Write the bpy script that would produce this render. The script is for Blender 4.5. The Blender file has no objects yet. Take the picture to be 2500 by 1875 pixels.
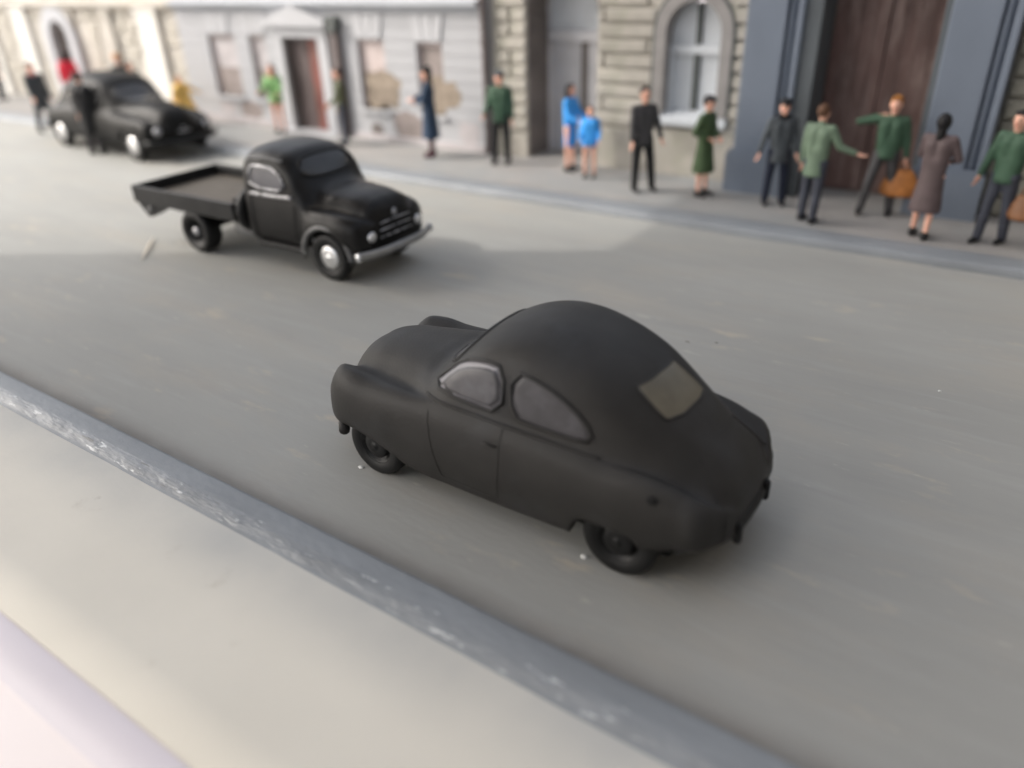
import bpy, bmesh, math, random
import numpy as np
from mathutils import Vector, Matrix
from mathutils.bvhtree import BVHTree
random.seed(7); rng = np.random.default_rng(7)
D = bpy.data; C = bpy.context
SC = C.scene; COL = SC.collection
R = math.radians

# ------------------------------------------------------------------ camera
cam = D.cameras.new('camera'); camo = D.objects.new('camera', cam); COL.objects.link(camo)
rt = Vector((.8264, .5623, -.0302)); up = Vector((-.2512, .4162, .8739)); fw = Vector((-.5039, .7146, -.4852))
camo.matrix_world = Matrix(((rt.x, up.x, -fw.x, 0), (rt.y, up.y, -fw.y, 0), (rt.z, up.z, -fw.z, 4.0), (0, 0, 0, 1)))
cam.sensor_fit = 'HORIZONTAL'; cam.sensor_width = 36; cam.lens = 26.86
cam.clip_start = .05; cam.clip_end = 500
cam.dof.use_dof = True; cam.dof.focus_distance = 7.2; cam.dof.aperture_fstop = .19
SC.camera = camo
# ------------------------------------------------------------------ daylight
SUN_EL, SUN_AZ = R(38), math.atan2(-.863, -.505)
w = D.worlds.new('World'); SC.world = w; w.use_nodes = True
nt = w.node_tree; bg = nt.nodes['Background']
sky = nt.nodes.new('ShaderNodeTexSky'); sky.sky_type = 'NISHITA'; sky.sun_disc = False
sky.sun_elevation = SUN_EL; sky.sun_rotation = SUN_AZ
sky.air_density = 1.0; sky.dust_density = 5.0; sky.ozone_density = .3
hs = nt.nodes.new('ShaderNodeHueSaturation'); hs.inputs['Saturation'].default_value = .45
nt.links.new(sky.outputs[0], hs.inputs['Color']); nt.links.new(hs.outputs[0], bg.inputs[0]); bg.inputs[1].default_value = .15
sl = D.lights.new('sun', 'SUN'); sl.energy = .8; sl.angle = R(.8); sl.color = (1, .95, .89)
so = D.objects.new('sun', sl); COL.objects.link(so)
sd = Vector((-.863 * math.cos(SUN_EL), -.505 * math.cos(SUN_EL), math.sin(SUN_EL)))
so.rotation_euler = sd.to_track_quat('Z', 'Y').to_euler()
SC.view_settings.view_transform = 'Standard'; SC.view_settings.look = 'None'
SC.view_settings.exposure = 1.2; SC.view_settings.gamma = 1
SC.cycles.max_bounces = 6; SC.cycles.diffuse_bounces = 4
SC.cycles.use_denoising = True

# ------------------------------------------------------------------ materials
def mat(name, col, rough=.7, var=.12, scale=2.5, bump=.15, bscale=25, spec=.35, metal=0, col2=None, thr=(.45, .6), stretch=(1, 1, 1), c2scale=None, coat=0):
    m = D.materials.new(name); m.use_nodes = True; t = m.node_tree; b = t.nodes['Principled BSDF']; L = t.links.new
    tc = t.nodes.new('ShaderNodeTexCoord'); mp = t.nodes.new('ShaderNodeMapping'); mp.inputs['Scale'].default_value = stretch
    L(tc.outputs['Object'], mp.inputs[0])
    n = t.nodes.new('ShaderNodeTexNoise'); n.inputs['Scale'].default_value = scale; n.inputs['Detail'].default_value = 6; L(mp.outputs[0], n.inputs[0])
    r = t.nodes.new('ShaderNodeValToRGB'); e = r.color_ramp.elements
    e[0].position = .3; e[1].position = .7
    e[0].color = (*[c * (1 - var) for c in col], 1); e[1].color = (*[min(1, c * (1 + var)) for c in col], 1)
    L(n.outputs[0], r.inputs[0]); out = r.outputs[0]
    if col2:
        n2 = t.nodes.new('ShaderNodeTexNoise'); n2.inputs['Scale'].default_value = c2scale or scale * .6; n2.inputs['Detail'].default_value = 8; n2.inputs['Roughness'].default_value = .65
        ad = t.nodes.new('ShaderNodeVectorMath'); ad.operation = 'ADD'; ad.inputs[1].default_value = (7.3, 3.1, 5.7); L(mp.outputs[0], ad.inputs[0]); L(ad.outputs[0], n2.inputs[0])
        r2 = t.nodes.new('ShaderNodeMapRange'); r2.inputs[1].default_value = thr[0]; r2.inputs[2].default_value = thr[1]; L(n2.outputs[0], r2.inputs[0])
        mx = t.nodes.new('ShaderNodeMix'); mx.data_type = 'RGBA'; L(r2.outputs[0], mx.inputs[0]); L(out, mx.inputs[6]); mx.inputs[7].default_value = (*col2, 1); out = mx.outputs[2]
    L(out, b.inputs['Base Color'])
    b.inputs['Roughness'].default_value = rough; b.inputs['Metallic'].default_value = metal
    b.inputs['Specular IOR Level'].default_value = spec; b.inputs['Coat Weight'].default_value = coat
    if bump:
        nb = t.nodes.new('ShaderNodeTexNoise'); nb.inputs['Scale'].default_value = bscale; nb.inputs['Detail'].default_value = 4; L(mp.outputs[0], nb.inputs[0])
        bp = t.nodes.new('ShaderNodeBump'); bp.inputs['Strength'].default_value = bump; bp.inputs['Distance'].default_value = .03; L(nb.outputs[0], bp.inputs['Height']); L(bp.outputs[0], b.inputs['Normal'])
    return m

def band(m, y0, y1, col, amount, scale=3, stretch=(1, 1, 1)):
    """colour band along a kerb (rubbed dirt on the road): mixed in between y0 (full) and y1 (none), broken up by noise"""
    t = m.node_tree; b = t.nodes['Principled BSDF']; L = t.links.new; src = b.inputs['Base Color'].links[0].from_socket
    tc = t.nodes.new('ShaderNodeTexCoord'); sp = t.nodes.new('ShaderNodeSeparateXYZ'); L(tc.outputs['Object'], sp.inputs[0])
    mr = t.nodes.new('ShaderNodeMapRange'); mr.interpolation_type = 'SMOOTHSTEP'; mr.inputs[1].default_value = y1; mr.inputs[2].default_value = y0; L(sp.outputs[1], mr.inputs[0])
    mp = t.nodes.new('ShaderNodeMapping'); mp.inputs['Scale'].default_value = stretch; L(tc.outputs['Object'], mp.inputs[0])
    n = t.nodes.new('ShaderNodeTexNoise'); n.inputs['Scale'].default_value = scale; n.inputs['Detail'].default_value = 5; L(mp.outputs[0], n.inputs[0])
    nr = t.nodes.new('ShaderNodeMapRange'); nr.inputs[1].default_value = .3; nr.inputs[2].default_value = .7; nr.inputs[3].default_value = .45; nr.inputs[4].default_value = 1.0; L(n.outputs[0], nr.inputs[0])
    mu = t.nodes.new('ShaderNodeMath'); mu.operation = 'MULTIPLY'; L(mr.outputs[0], mu.inputs[0]); L(nr.outputs[0], mu.inputs[1])
    m2 = t.nodes.new('ShaderNodeMath'); m2.operation = 'MULTIPLY'; L(mu.outputs[0], m2.inputs[0]); m2.inputs[1].default_value = amount
    mx = t.nodes.new('ShaderNodeMix'); mx.data_type = 'RGBA'; L(m2.outputs[0], mx.inputs[0]); L(src, mx.inputs[6]); mx.inputs[7].default_value = (*col, 1); L(mx.outputs[2], b.inputs['Base Color'])
def over(m, col, scale, thr, stretch=(1, 1, 1), off=(1.3, 9.1, 2.2), amount=1.0):
    """one more layer of stains, scuffs or brush marks"""
    t = m.node_tree; b = t.nodes['Principled BSDF']; L = t.links.new; src = b.inputs['Base Color'].links[0].from_socket
    tc = t.nodes.new('ShaderNodeTexCoord'); mp = t.nodes.new('ShaderNodeMapping'); mp.inputs['Scale'].default_value = stretch; mp.inputs['Location'].default_value = off; L(tc.outputs['Object'], mp.inputs[0])
    n = t.nodes.new('ShaderNodeTexNoise'); n.inputs['Scale'].default_value = scale; n.inputs['Detail'].default_value = 7; n.inputs['Roughness'].default_value = .62; L(mp.outputs[0], n.inputs[0])
    mr = t.nodes.new('ShaderNodeMapRange'); mr.inputs[1].default_value = thr[0]; mr.inputs[2].default_value = thr[1]; mr.inputs[4].default_value = amount; L(n.outputs[0], mr.inputs[0])
    mx = t.nodes.new('ShaderNodeMix'); mx.data_type = 'RGBA'; L(mr.outputs[0], mx.inputs[0]); L(src, mx.inputs[6]); mx.inputs[7].default_value = (*col, 1); L(mx.outputs[2], b.inputs['Base Color'])
M = {}
def mk(key, *a, **k): M[key] = mat(key, *a, **k); return M[key]
mk('road', (.325, .325, .305), .7, .07, .5, .10, 14, .25, col2=(.37, .345, .30), thr=(.5, .8), stretch=(.5, 1.4, 1), c2scale=.7)
over(M['road'], (.40, .40, .385), 2.2, (.52, .72), (.3, 2.4, 1), amount=.32)            # pale brush marks along the street
over(M['road'], (.25, .25, .245), 2.0, (.54, .74), (.35, 2.2, 1), (4.4, 2.2, 8), amount=.25)
over(M['road'], (.50, .43, .34), 1.6, (.61, .72), (.5, 1.6, 1), (2.9, 6.6, 0), amount=.65)  # sandy scuffs
over(M['road'], (.50, .47, .42), 6.0, (.645, .72), (.35, 1.6, 1), (7.9, 3.6, 0), amount=.6)
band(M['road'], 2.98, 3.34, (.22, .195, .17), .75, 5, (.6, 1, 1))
mk('far_paving', (.29, .28, .268), .8, .12, .8, .15, 18, .2, col2=(.26, .265, .262), thr=(.45, .6))
mk('kerb_paint', (.235, .252, .268), .5, .12, 1.5, .25, 16, .4, stretch=(.5, 1, 1))
mk('kerb_worn', (.22, .235, .25), .32, .12, 4, .4, 22, .5, col2=(.55, .57, .58), thr=(.60, .65), stretch=(.45, 2, 2), c2scale=9)  # pale flecks stand in for glints on the worn glossy paint
over(M['kerb_worn'], (.12, .12, .12), 7, (.66, .70), (.3, 2.4, 2), amount=.8)
mk('cream_board', (.75, .71, .62), .6, .04, .8, .05, 20, .25, col2=(.60, .55, .46), thr=(.62, .74), c2scale=1.6)
over(M['cream_board'], (.46, .40, .32), 3.2, (.69, .75), amount=.7)
band(M['cream_board'], 2.66, 1.95, (.42, .43, .425), .8, .9)  # greyer towards the kerb
mk('white_lilac', (.74, .69, .73), .45, .04, .6, 0)
mk('white_table', (.86, .79, .79), .5, .03, .4, 0)
mk('room_paint', (.16, .15, .14), .9, .03, .3, 0)  # dark finish so the added blockers bounce little light
mk('matte_grey', (.030, .0285, .0265), .55, .15, 3, .12, 40, .26, col2=(.043, .0435, .045), thr=(.5, .75), c2scale=1.5)
mk('black_gloss', (.012, .0115, .011), .36, .25, 3, .10, 30, .22)
mk('black_sedan', (.010, .010, .0095), .42, .25, 3, .10, 30, .12)
mk('black_satin', (.016, .016, .016), .45, .25, 4, .12, 30, .25, col2=(.05, .05, .05), thr=(.58, .72))
mk('rubber', (.008, .008, .008), .5, .2, 6, .05, 40, .35)
mk('underside', (.006, .006, .006), .8, .1, 4, 0)
mk('grey_pane', (.085, .083, .088), .35, .15, 9, .05, 12, .4, col2=(.13, .13, .14), thr=(.5, .7), c2scale=5)
mk('pane_rim', (.20, .195, .21), .35, .25, 6, .1, 12, .5)  # pale rim painted as the edge highlight of the front side panes
mk('quarter_pane', (.06, .058, .062), .35, .15, 9, .05, 12, .4, col2=(.085, .083, .09), thr=(.5, .7), c2scale=5)
mk('amber_pane', (.135, .12, .085), .35, .2, 5, .05, 10, .5)
mk('dark_pane', (.03, .03, .03), .2, .2, 4, .03, 12, .6)
mk('cab_pane', (.10, .10, .11), .3, .2, 5, .05, 12, .5)
mk('chrome', (.8, .8, .8), .28, .15, 9, .2, 25, .5, metal=.9)
mk('worn_silver', (.42, .42, .43), .38, .3, 6, .35, 22, .5, metal=.5, col2=(.04, .04, .04), thr=(.5, .62), c2scale=8)
mk('lamp_glass', (.5, .5, .48), .25, .1, 8, 0)
mk('bed_wood', (.085, .073, .058), .6, .15, 3, .1, 20, .3)
mk('tank_grey', (.13, .13, .128), .45, .2, 5, .1)
mk('white_plaster', (.435, .44, .455), .85, .06, 1.2, .25, 12, .2, col2=(.44, .40, .39), thr=(.58, .76), c2scale=1.1)
mk('white_trim', (.47, .475, .49), .8, .06, 1.5, .15, 14, .2)
mk('cornice_paint', (.46, .48, .51), .8, .06, 1.5, .1, 14, .2)
mk('cream_plaster', (.50, .47, .42), .85, .14, 1.2, .25, 12, .2, col2=(.5, .45, .37), thr=(.55, .75))
mk('cream_white', (.72, .70, .65), .8, .05, 1, .1)
mk('stone', (.42, .395, .35), .85, .12, 2.2, .35, 14, .2, col2=(.36, .35, .29), thr=(.52, .7))
mk('stone_joint', (.345, .325, .285), .9, .15, 3, .3, 16, .15)
mk('stone_cream', (.47, .44, .385), .85, .2, 1.4, .35, 9, .2, col2=(.42, .39, .33), thr=(.5, .7))
mk('stone_dark', (.26, .25, .21), .88, .2, 2.5, .4, 12, .15)
mk('grey_blue', (.185, .217, .268), .6, .08, 1.2, .12, 16, .3, col2=(.13, .14, .165), thr=(.62, .8), stretch=(1, 1, .5), c2scale=1.8)
mk('grey_dark', (.115, .13, .14), .6, .12, 1.5, .12, 16, .3)
mk('gate_brown', (.13, .078, .068), .5, .3, 2.2, .3, 9, .4, col2=(.25, .18, .16), thr=(.46, .68), stretch=(1.6, 1.6, .4), c2scale=2.2)
mk('door_mauve', (.17, .135, .13), .55, .2, 2.5, .15)  # greyed brown stands in for a reflection on the left leaf
mk('door_red', (.24, .095, .08), .55, .3, 2.5, .15, 12, .3, col2=(.22, .16, .13), thr=(.5, .7), stretch=(1, 1, .6))
mk('reveal_brown', (.17, .15, .14), .8, .2, 2, .2)
mk('pipe_brown', (.15, .125, .12), .7, .15, 2, .1)
mk('pane_grey', (.46, .43, .435), .5, .12, 3, .05, 12, .4)
mk('pane_pink', (.55, .47, .45), .6, .15, 3, .1)
mk('board_brown', (.28, .24, .225), .7, .2, 3, .2)
mk('patch_brown', (.30, .25, .20), .85, .25, 4, .4, 18, .15)
mk('door_white', (.56, .555, .57), .6, .08, 2, .1)
mk('pane_pale', (.60, .63, .66), .45, .08, 2, .05)
mk('mullion_dark', (.09, .10, .095), .6, .1, 3, 0)
mk('skin', (.80, .45, .33), .55, .06, 8, 0, spec=.3)
mk('lip', (.4, .12, .1), .6, .05, 8, 0)
mk('eye_dark', (.03, .02, .02), .4, .05, 8, 0)
for k, c in dict(c_black=(.012, .012, .013), c_charcoal=(.062, .06, .062), c_green=(.05, .10, .062), c_lightgreen=(.15, .21, .145), c_lime=(.22, .42, .16), c_olive=(.10, .11, .06),
                 c_bluebright=(.05, .33, .80), c_navy=(.022, .045, .085), c_coatgreen=(.062, .10, .045), c_greygreen=(.07, .08, .088), c_mauve=(.115, .085, .085), c_slate=(.055, .06, .078),
                 c_nightblue=(.014, .018, .035), c_red=(.68, .02, .045), c_yellow=(.9, .56, .16), c_darkgrey=(.06, .065, .07), c_wine=(.06, .015, .025), c_brown=(.10, .05, .03), c_pinkcloth=(.62, .25, .24),
                 h_black=(.012, .011, .012), h_brown=(.11, .055, .03), h_ginger=(.36, .15, .035), h_dark=(.035, .022, .02), h_blond=(.55, .36, .2), c_tan=(.62, .36, .2)).items():
    mk(k, c, .6, .18, 5, .2, 30, .3)
mk('bag_leather', (.40, .155, .04), .5, .25, 5, .25, 18, .35, col2=(.22, .08, .02), thr=(.5, .7), c2scale=7)
mk('bag_brown', (.20, .09, .04), .5, .2, 5, .2, 18, .35)
mk('glue', (.62, .62, .6), .25, .1, 6, .1)
mk('splinter', (.80, .72, .60), .7, .1, 6, .1)
mk('fleck', (.06, .05, .04), .8, .1, 6, 0)

# ------------------------------------------------------------------ builders
def link(name, me, parent=None, loc=None):
    o = D.objects.new(name, me); COL.objects.link(o)
    if parent: o.parent = parent
    if loc is not None: o.location = loc
    return o
def tag(o, label=None, cat=None, group=None, kind=None):
    if label: o['label'] = label
    if cat: o['category'] = cat
    if group: o['group'] = group
    if kind: o['kind'] = kind
    return o
def thing(name, label, cat, loc=(0, 0, 0), rz=0, group=None, scale=1):
    o = D.objects.new(name, None); COL.objects.link(o); o.location = loc; o.rotation_euler = (0, 0, rz); o.scale = (scale,) * 3
    o.empty_display_size = .2
    return tag(o, label, cat, group)
class MB:
    def __init__(s): s.v = []; s.f = []; s.m = []; s.s = []
    def add(s, vs, fs, mi=0, smooth=False):
        b = len(s.v); s.v += [tuple(map(float, p)) for p in vs]
        for f in fs: s.f.append([i + b for i in f]); s.m.append(mi); s.s.append(smooth)
        return s
    def box(s, x0, x1, y0, y1, z0, z1, mi=0):
        vs = [(x, y, z) for z in (z0, z1) for y in (y0, y1) for x in (x0, x1)]
        return s.add(vs, [(0, 2, 3, 1), (4, 5, 7, 6), (0, 1, 5, 4), (1, 3, 7, 5), (3, 2, 6, 7), (2, 0, 4, 6)], mi)
    def prism(s, poly, axis, a, b, mi=0):   # poly of 2-tuples in the other two axes
        n = len(poly); vs = []
        for t in (a, b):
            for p in poly:
                vs.append({'x': (t, p[0], p[1]), 'y': (p[0], t, p[1]), 'z': (p[0], p[1], t)}[axis])
        fs = [tuple(range(n)), tuple(range(2 * n - 1, n - 1, -1))] + [(i, (i + 1) % n, (i + 1) % n + n, i + n) for i in range(n)]
        return s.add(vs, fs, mi)
    def lathe(s, prof, axis='y', center=(0, 0, 0), n=32, mi=0, smooth=True, flip=1):   # prof: (radius, along)
        vs = []; k = len(prof)
        for r, h in prof:
            for i in range(n):
                a = 2 * math.pi * i / n; c, q = r * math.cos(a), r * math.sin(a); h_ = h * flip
                p = {'y': (c, h_, q), 'z': (c, q, h_), 'x': (h_, c, q)}[axis]
                vs.append((p[0] + center[0], p[1] + center[1], p[2] + center[2]))
        fs = []
        for j in range(k - 1):
            for i in range(n): fs.append((j * n + i, j * n + (i + 1) % n, (j + 1) * n + (i + 1) % n, (j + 1) * n + i))
        return s.add(vs, fs, mi, smooth)
    def tube(s, pts, r, closed=False, n=8, mi=0):
        pts = [Vector(p) for p in pts]; k = len(pts); vs = []
        for i, p in enumerate(pts):
            a = pts[(i - 1) % k] if (closed or i) else p; b = pts[(i + 1) % k] if (closed or i < k - 1) else p
            d = (b - a).normalized() if (b - a).length > 1e-9 else Vector((1, 0, 0))
            u = d.cross(Vector((0, 0, 1))); u = u.normalized() if u.length > 1e-3 else Vector((0, 1, 0)); v = d.cross(u)
            rr = r[i] if isinstance(r, (list, tuple)) else r
            vs += [tuple(p + (u * math.cos(2 * math.pi * q / n) + v * math.sin(2 * math.pi * q / n)) * rr) for q in range(n)]
        fs = []
        for j in range(k if closed else k - 1):
            e = ((j + 1) % k) * n
            for q in range(n): fs.append((j * n + q, j * n + (q + 1) % n, e + (q + 1) % n, e + q))
        if not closed: fs += [tuple(range(n)), tuple(range((k - 1) * n, k * n))]
        return s.add(vs, fs, mi, True)
    def mesh(s, name, mats, bevel=0, seg=2, weld=False):
        me = D.meshes.new(name); me.from_pydata(s.v, [], s.f)
        for m in (mats if isinstance(mats, (list, tuple)) else [mats]): me.materials.append(m)
        me.polygons.foreach_set('material_index', s.m); me.polygons.foreach_set('use_smooth', s.s)
        bm = bmesh.new(); bm.from_mesh(me)
        if weld: bmesh.ops.remove_doubles(bm, verts=bm.verts, dist=1e-5)
        if bevel: bmesh.ops.bevel(bm, geom=bm.edges[:], offset=bevel, segments=seg, affect='EDGES', profile=.5, clamp_overlap=True)
        bmesh.ops.recalc_face_normals(bm, faces=bm.faces[:]); bm.to_mesh(me); bm.free(); me.update()
        return me
    def build(s, name, mats, parent=None, bevel=0, seg=2, loc=None, weld=False):
        return link(name, s.mesh(name, mats, bevel, seg, weld), parent, loc)
def box(name, m, x0, x1, y0, y1, z0, z1, parent=None, bevel=.01):
    return MB().box(x0, x1, y0, y1, z0, z1).build(name, m, parent, bevel)
def pieces(name, mb, m, parent, bevel=0):   # every closed box of a builder becomes an object of its own
    o = None
    for k in range(0, len(mb.v), 8):
        q = MB(); q.v = mb.v[k:k + 8]
        q.f = [[i - k for i in f] for f in mb.f if k <= f[0] < k + 8]; q.m = [0] * len(q.f); q.s = [False] * len(q.f)
        c = [sum(p[a] for p in q.v) / 8 for a in range(3)]; q.v = [tuple(p[a] - c[a] for a in range(3)) for p in q.v]
        o = q.build(name, m, parent, bevel, loc=c)
    return o
def structure(o): o['kind'] = 'structure'; return o
def grid_strip(name, mats, xs, prof, jitter=None, mi=None):   # prof: list of (y, z); sheet along x
    vs = []; fs = []; k = len(prof)
    for x in xs:
        for j, (y, z) in enumerate(prof):
            dy, dz = jitter(x, y, j) if jitter else (0, 0)
            vs.append((x, y + dy, z + dz))
    b = MB(); b.v = vs
    for i in range(len(xs) - 1):
        for j in range(k - 1):
            b.f.append([i * k + j, (i + 1) * k + j, (i + 1) * k + j + 1, i * k + j + 1]); b.m.append(mi[j] if mi else 0); b.s.append(True)
    me = D.meshes.new(name); me.from_pydata(b.v, [], b.f)
    for m in mats: me.materials.append(m)
    me.polygons.foreach_set('material_index', b.m); me.polygons.foreach_set('use_smooth', b.s); me.update()
    return link(name, me)
def vnoise(seed=0):
    r = np.random.default_rng(seed); ph = r.uniform(0, 6.28, (5, 2)); 
    def f(x, y=0., s=1.):
        return sum(math.sin(x * s * 1.9 ** k + ph[k, 0] + 1.7 * math.sin(y * s * 1.6 ** k + ph[k, 1])) / 1.7 ** k for k in range(5)) / 2.2
    return f
N1, N2, N3 = vnoise(1), vnoise(2), vnoise(3)

# ------------------------------------------------------------------ unseen blockers added off camera to shade the street
CZ = 11.5; csh = CZ / math.tan(SUN_EL)
shade = [(-30.0, -4.25), (-5.25, 10.25), (-5.25, 17.0), (6.0, 17.0), (6.0, -3.0), (-28.0, -4.6)]
structure(MB().prism([(x - .863 * csh, y - .505 * csh) for x, y in shade], 'z', CZ, CZ + .25).build('roof_canopy', M['room_paint']))  # added slab, its outline cut to cast the shade polygon above
structure(MB().box(4.5, 4.8, -9, 20, -1, 13).build('room_wall', M['room_paint']))  # added off camera to dim the right side
structure(MB().box(-4.0, 4.5, -5.3, -5.0, -1, 13).build('room_wall', M['room_paint']))  # added behind the camera to dim the near side

# ------------------------------------------------------------------ ground
structure(MB().box(-120, 60, -40, 80, -.35, -.30).build('table_top', M['white_table']))
structure(grid_strip('baseboard', [M['white_lilac'], M['white_table']], [-70, 40], [(-6.0, .0), (.88, .0), (.885, .03), (1.17, .03)], mi=[1, 0, 0]))
structure(MB().box(-70, 40, -6.0, 16, -.30, -.02).build('board_core', M['white_table']))
xs = list(np.arange(-14, 3, .025)); xs = list(np.arange(-70, -14, 2.0)) + xs + [3, 10, 40]
kprof = [(2.645, .045), (2.67, .055), (2.69, .068), (2.71, .080), (2.73, .090), (2.75, .098), (2.775, .104), (2.80, .108), (2.83, .110), (2.86, .112), (2.90, .112), (2.94, .112), (2.97, .110), (2.988, .104), (2.996, .0)]
def kj(x, y, j):
    if j in (0, 14): return (0.004 * N1(x, 0, 3), 0)
    rough = max(0, 1 - abs(y - 2.715) / .10)
    return (.006 * N1(x, y * 9, 5) * rough + .004 * N2(x, 0, 2), (.009 * rough * N2(x, y * 30, 9)) + .002 * N3(x, y * 20, 14) * rough + .002 * N1(x, y * 10, 3))
structure(grid_strip('near_kerb', [M['kerb_paint'], M['kerb_worn']], xs, kprof, kj, mi=[0, 1, 1, 1, 1, 1, 1, 0, 0, 0, 0, 0, 0, 0]))
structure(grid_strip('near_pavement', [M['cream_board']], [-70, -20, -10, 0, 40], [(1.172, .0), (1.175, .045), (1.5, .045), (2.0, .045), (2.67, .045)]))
structure(grid_strip('road', [M['road']], [-70, -40, -20, -10, 0, 40], [(2.96, 0), (5, 0), (8, 0), (10, 0), (11.95, 0)]))
fk = [(11.86, -.01), (11.87, .10), (11.90, .12), (12.0, .125), (12.2, .125), (12.36, .125), (12.37, .118)]
structure(grid_strip('far_kerb', [M['kerb_paint']], list(np.arange(-70, -40, 3)) + list(np.arange(-40, 6, .12)) + [10, 40], fk, lambda x, y, j: (.02 * N1(x, 0, 1.2) + .008 * N2(x, 0, 5), .004 * N3(x, y * 3, 3))))
structure(grid_strip('far_pavement', [M['far_paving']], [-70, -40, -20, -10, 0, 40], [(12.34, .12), (13, .12), (14, .12), (15.8, .12)]))

# ------------------------------------------------------------------ facades
def wall_open(mb, x0, x1, z0, z1, y, depth, ops, mi=0, top=None):   # front face with rectangular openings and their reveals
    xs = sorted({x0, x1, *[o[0] for o in ops], *[o[1] for o in ops]}); zs = sorted({z0, z1, *[o[2] for o in ops], *[o[3] for o in ops]})
    xs = [x for x in xs if x0 <= x <= x1]; zs = [z for z in zs if z0 <= z <= z1]
    inop = lambda x, z: any(o[0] < x < o[1] and o[2] < z < o[3] for o in ops)
    for i in range(len(xs) - 1):
        for j in range(len(zs) - 1):
            if not inop((xs[i] + xs[i + 1]) / 2, (zs[j] + zs[j + 1]) / 2):
                mb.box(xs[i], xs[i + 1], y, y + depth, zs[j], zs[j + 1], mi)
    return mb
BLK = {}
def block_mesh(wd, h, d, m, var):
    key = (round(wd, 2), round(h, 2), m.name, var)
    if key not in BLK:
        b = MB().box(-wd / 2, wd / 2, -d, .04, -h / 2, h / 2).mesh('stone_block', m, min(.035, h * .16), 1)
        r = random.Random(str(key))
        for v in b.vertices: v.co += Vector([r.uniform(-.007, .007) for _ in range(3)])
        BLK[key] = b
    return BLK[key]
def blocks(parent, x0, x1, z0, z1, y, course, widths, m, d=.06, gap=.035, ok=None, jit=0):
    z = z0; row = 0
    while z < z1 - .05:
        h = min(course * random.uniform(1 - jit, 1 + jit), z1 - z); x = x0; k = row
        while x < x1 - .04:
            wd = min(widths[k % len(widths)] * random.uniform(1 - jit, 1 + jit), x1 - x)
            if x1 - x - wd < .12: wd = x1 - x
            cx, cz = x + wd / 2, z + h / 2
            if ok is None or ok(x, x + wd, z, z + h):
                o = link('stone_block', block_mesh(round(wd - gap, 2), round(h - gap, 2), d, m, random.randrange(3)), parent, (cx, y + random.uniform(-.008, .008), cz))
            x += wd; k += 1
        z += h; row += 1

# --- beige stone building with the white door and the arched window
sb = thing('stone_building', 'beige rusticated stone building with a white double door and an arched window', 'building', (-7.7, 14.6, .12))
def P(parent): return -parent.location.x, -parent.location.y, -parent.location.z
def rel(mb, parent):
    dx, dy, dz = P(parent); mb.v = [(a + dx, b + dy, c + dz) for a, b, c in mb.v]; return mb
DX0, DX1, WX0, WX1 = -9.62, -7.95, -6.58, -5.30
wm = MB(); wall_open(wm, -10.5, -4.9, .0, 5.2, 14.66, .9, [(DX0, DX1, .0, 3.85), (WX0, WX1, 1.25, 3.4)])
rel(wm, sb).build('wall', M['stone_joint'], sb)
def blk(x0, x1, z0, z1, widths, y=14.66, m='stone', d=.07, course=.275, **k):
    dx, dy, dz = P(sb); blocks(sb, x0 + dx, x1 + dx, z0 + dz, z1 + dz, y + dy, course, widths, M[m], d, **k)
blk(-10.48, DX0, .66, 5.0, [.86, .43, .43]); blk(DX1, WX0 - .1, .95, 5.0, [1.27, .17, 1.10])
blk(WX1 + .1, -4.92, .95, 5.0, [.3]); blk(DX0, DX1, 3.87, 5.0, [.55]); blk(WX0 - .1, WX1 + .1, 3.62, 5.0, [.5])
b = MB(); b.box(-10.5, DX0, 14.56, 14.70, 0, .62); b.box(DX1, WX0 - .15, 14.54, 14.70, 0, .92); b.box(WX0 - .15, -4.9, 14.56, 14.70, 0, 1.0)
pieces('plinth', rel(b, sb), M['stone'], sb, .02)
# arched window
WC, WR, WS = (WX0 + WX1) / 2, (WX1 - WX0) / 2, 2.72
def arch_ring(r0, r1, y0, y1, zc, xc, zb, n=20, full=True):
    mb = MB(); 
    pts = [(-1, zb)] + [(math.cos(math.pi - math.pi * i / n), None) for i in range(n + 1)] + [(1, zb)]
    prof = []
    for rr in (r0, r1):
        q = [(xc - rr, zb)] + [(xc + rr * math.cos(math.pi - math.pi * i / n), zc + rr * math.sin(math.pi * i / n)) for i in range(n + 1)] + [(xc + rr, zb)]
        prof.append(q)
    k = len(prof[0]); vs = []
    for y in (y0, y1):
        for q in prof: vs += [(a, y, c) for a, c in q]
    fs = []
    for i in range(k - 1):
        fs += [(i, i + 1, k + i + 1, k + i), (2 * k + i, 3 * k + i, 3 * k + i + 1, 2 * k + i + 1), (i, 2 * k + i, 2 * k + i + 1, i + 1), (k + i, k + i + 1, 3 * k + i + 1, 3 * k + i)]
    fs += [(0, k, 3 * k, 2 * k), (k - 1, 3 * k - 1, 4 * k - 1, 2 * k - 1)]
    return mb.add(vs, fs)
def disc_wall(xc, zc, r, x0, x1, z0, z1, y0, y1, n=20):   # rectangle minus the arch under zc
    mb = MB(); prev = None
    for i in range(n + 1):
        a = math.pi * i / n; p = (xc - r * math.cos(a), zc + r * math.sin(a)); q = (xc - (x1 - x0) / 2 * math.cos(a) / max(abs(math.cos(a)), abs(math.sin(a)) ), z1 if abs(math.sin(a)) > 1e-6 else zc)
        q = (x0 + (x1 - x0) * i / n, z1)
        if prev: mb.prism([prev[0], p, q, prev[1]], 'y', y0, y1)
        prev = (p, q)
    return mb
mk('surround_grey', (.30, .285, .275), .8, .12, 3, .2)
win = rel(arch_ring(WR - .10, WR + .12, 14.57, 14.95, WS, WC, 1.28), sb).build('window', M['surround_grey'], sb)
win['label'] = 'arched window with a pale grey frame'
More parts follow.
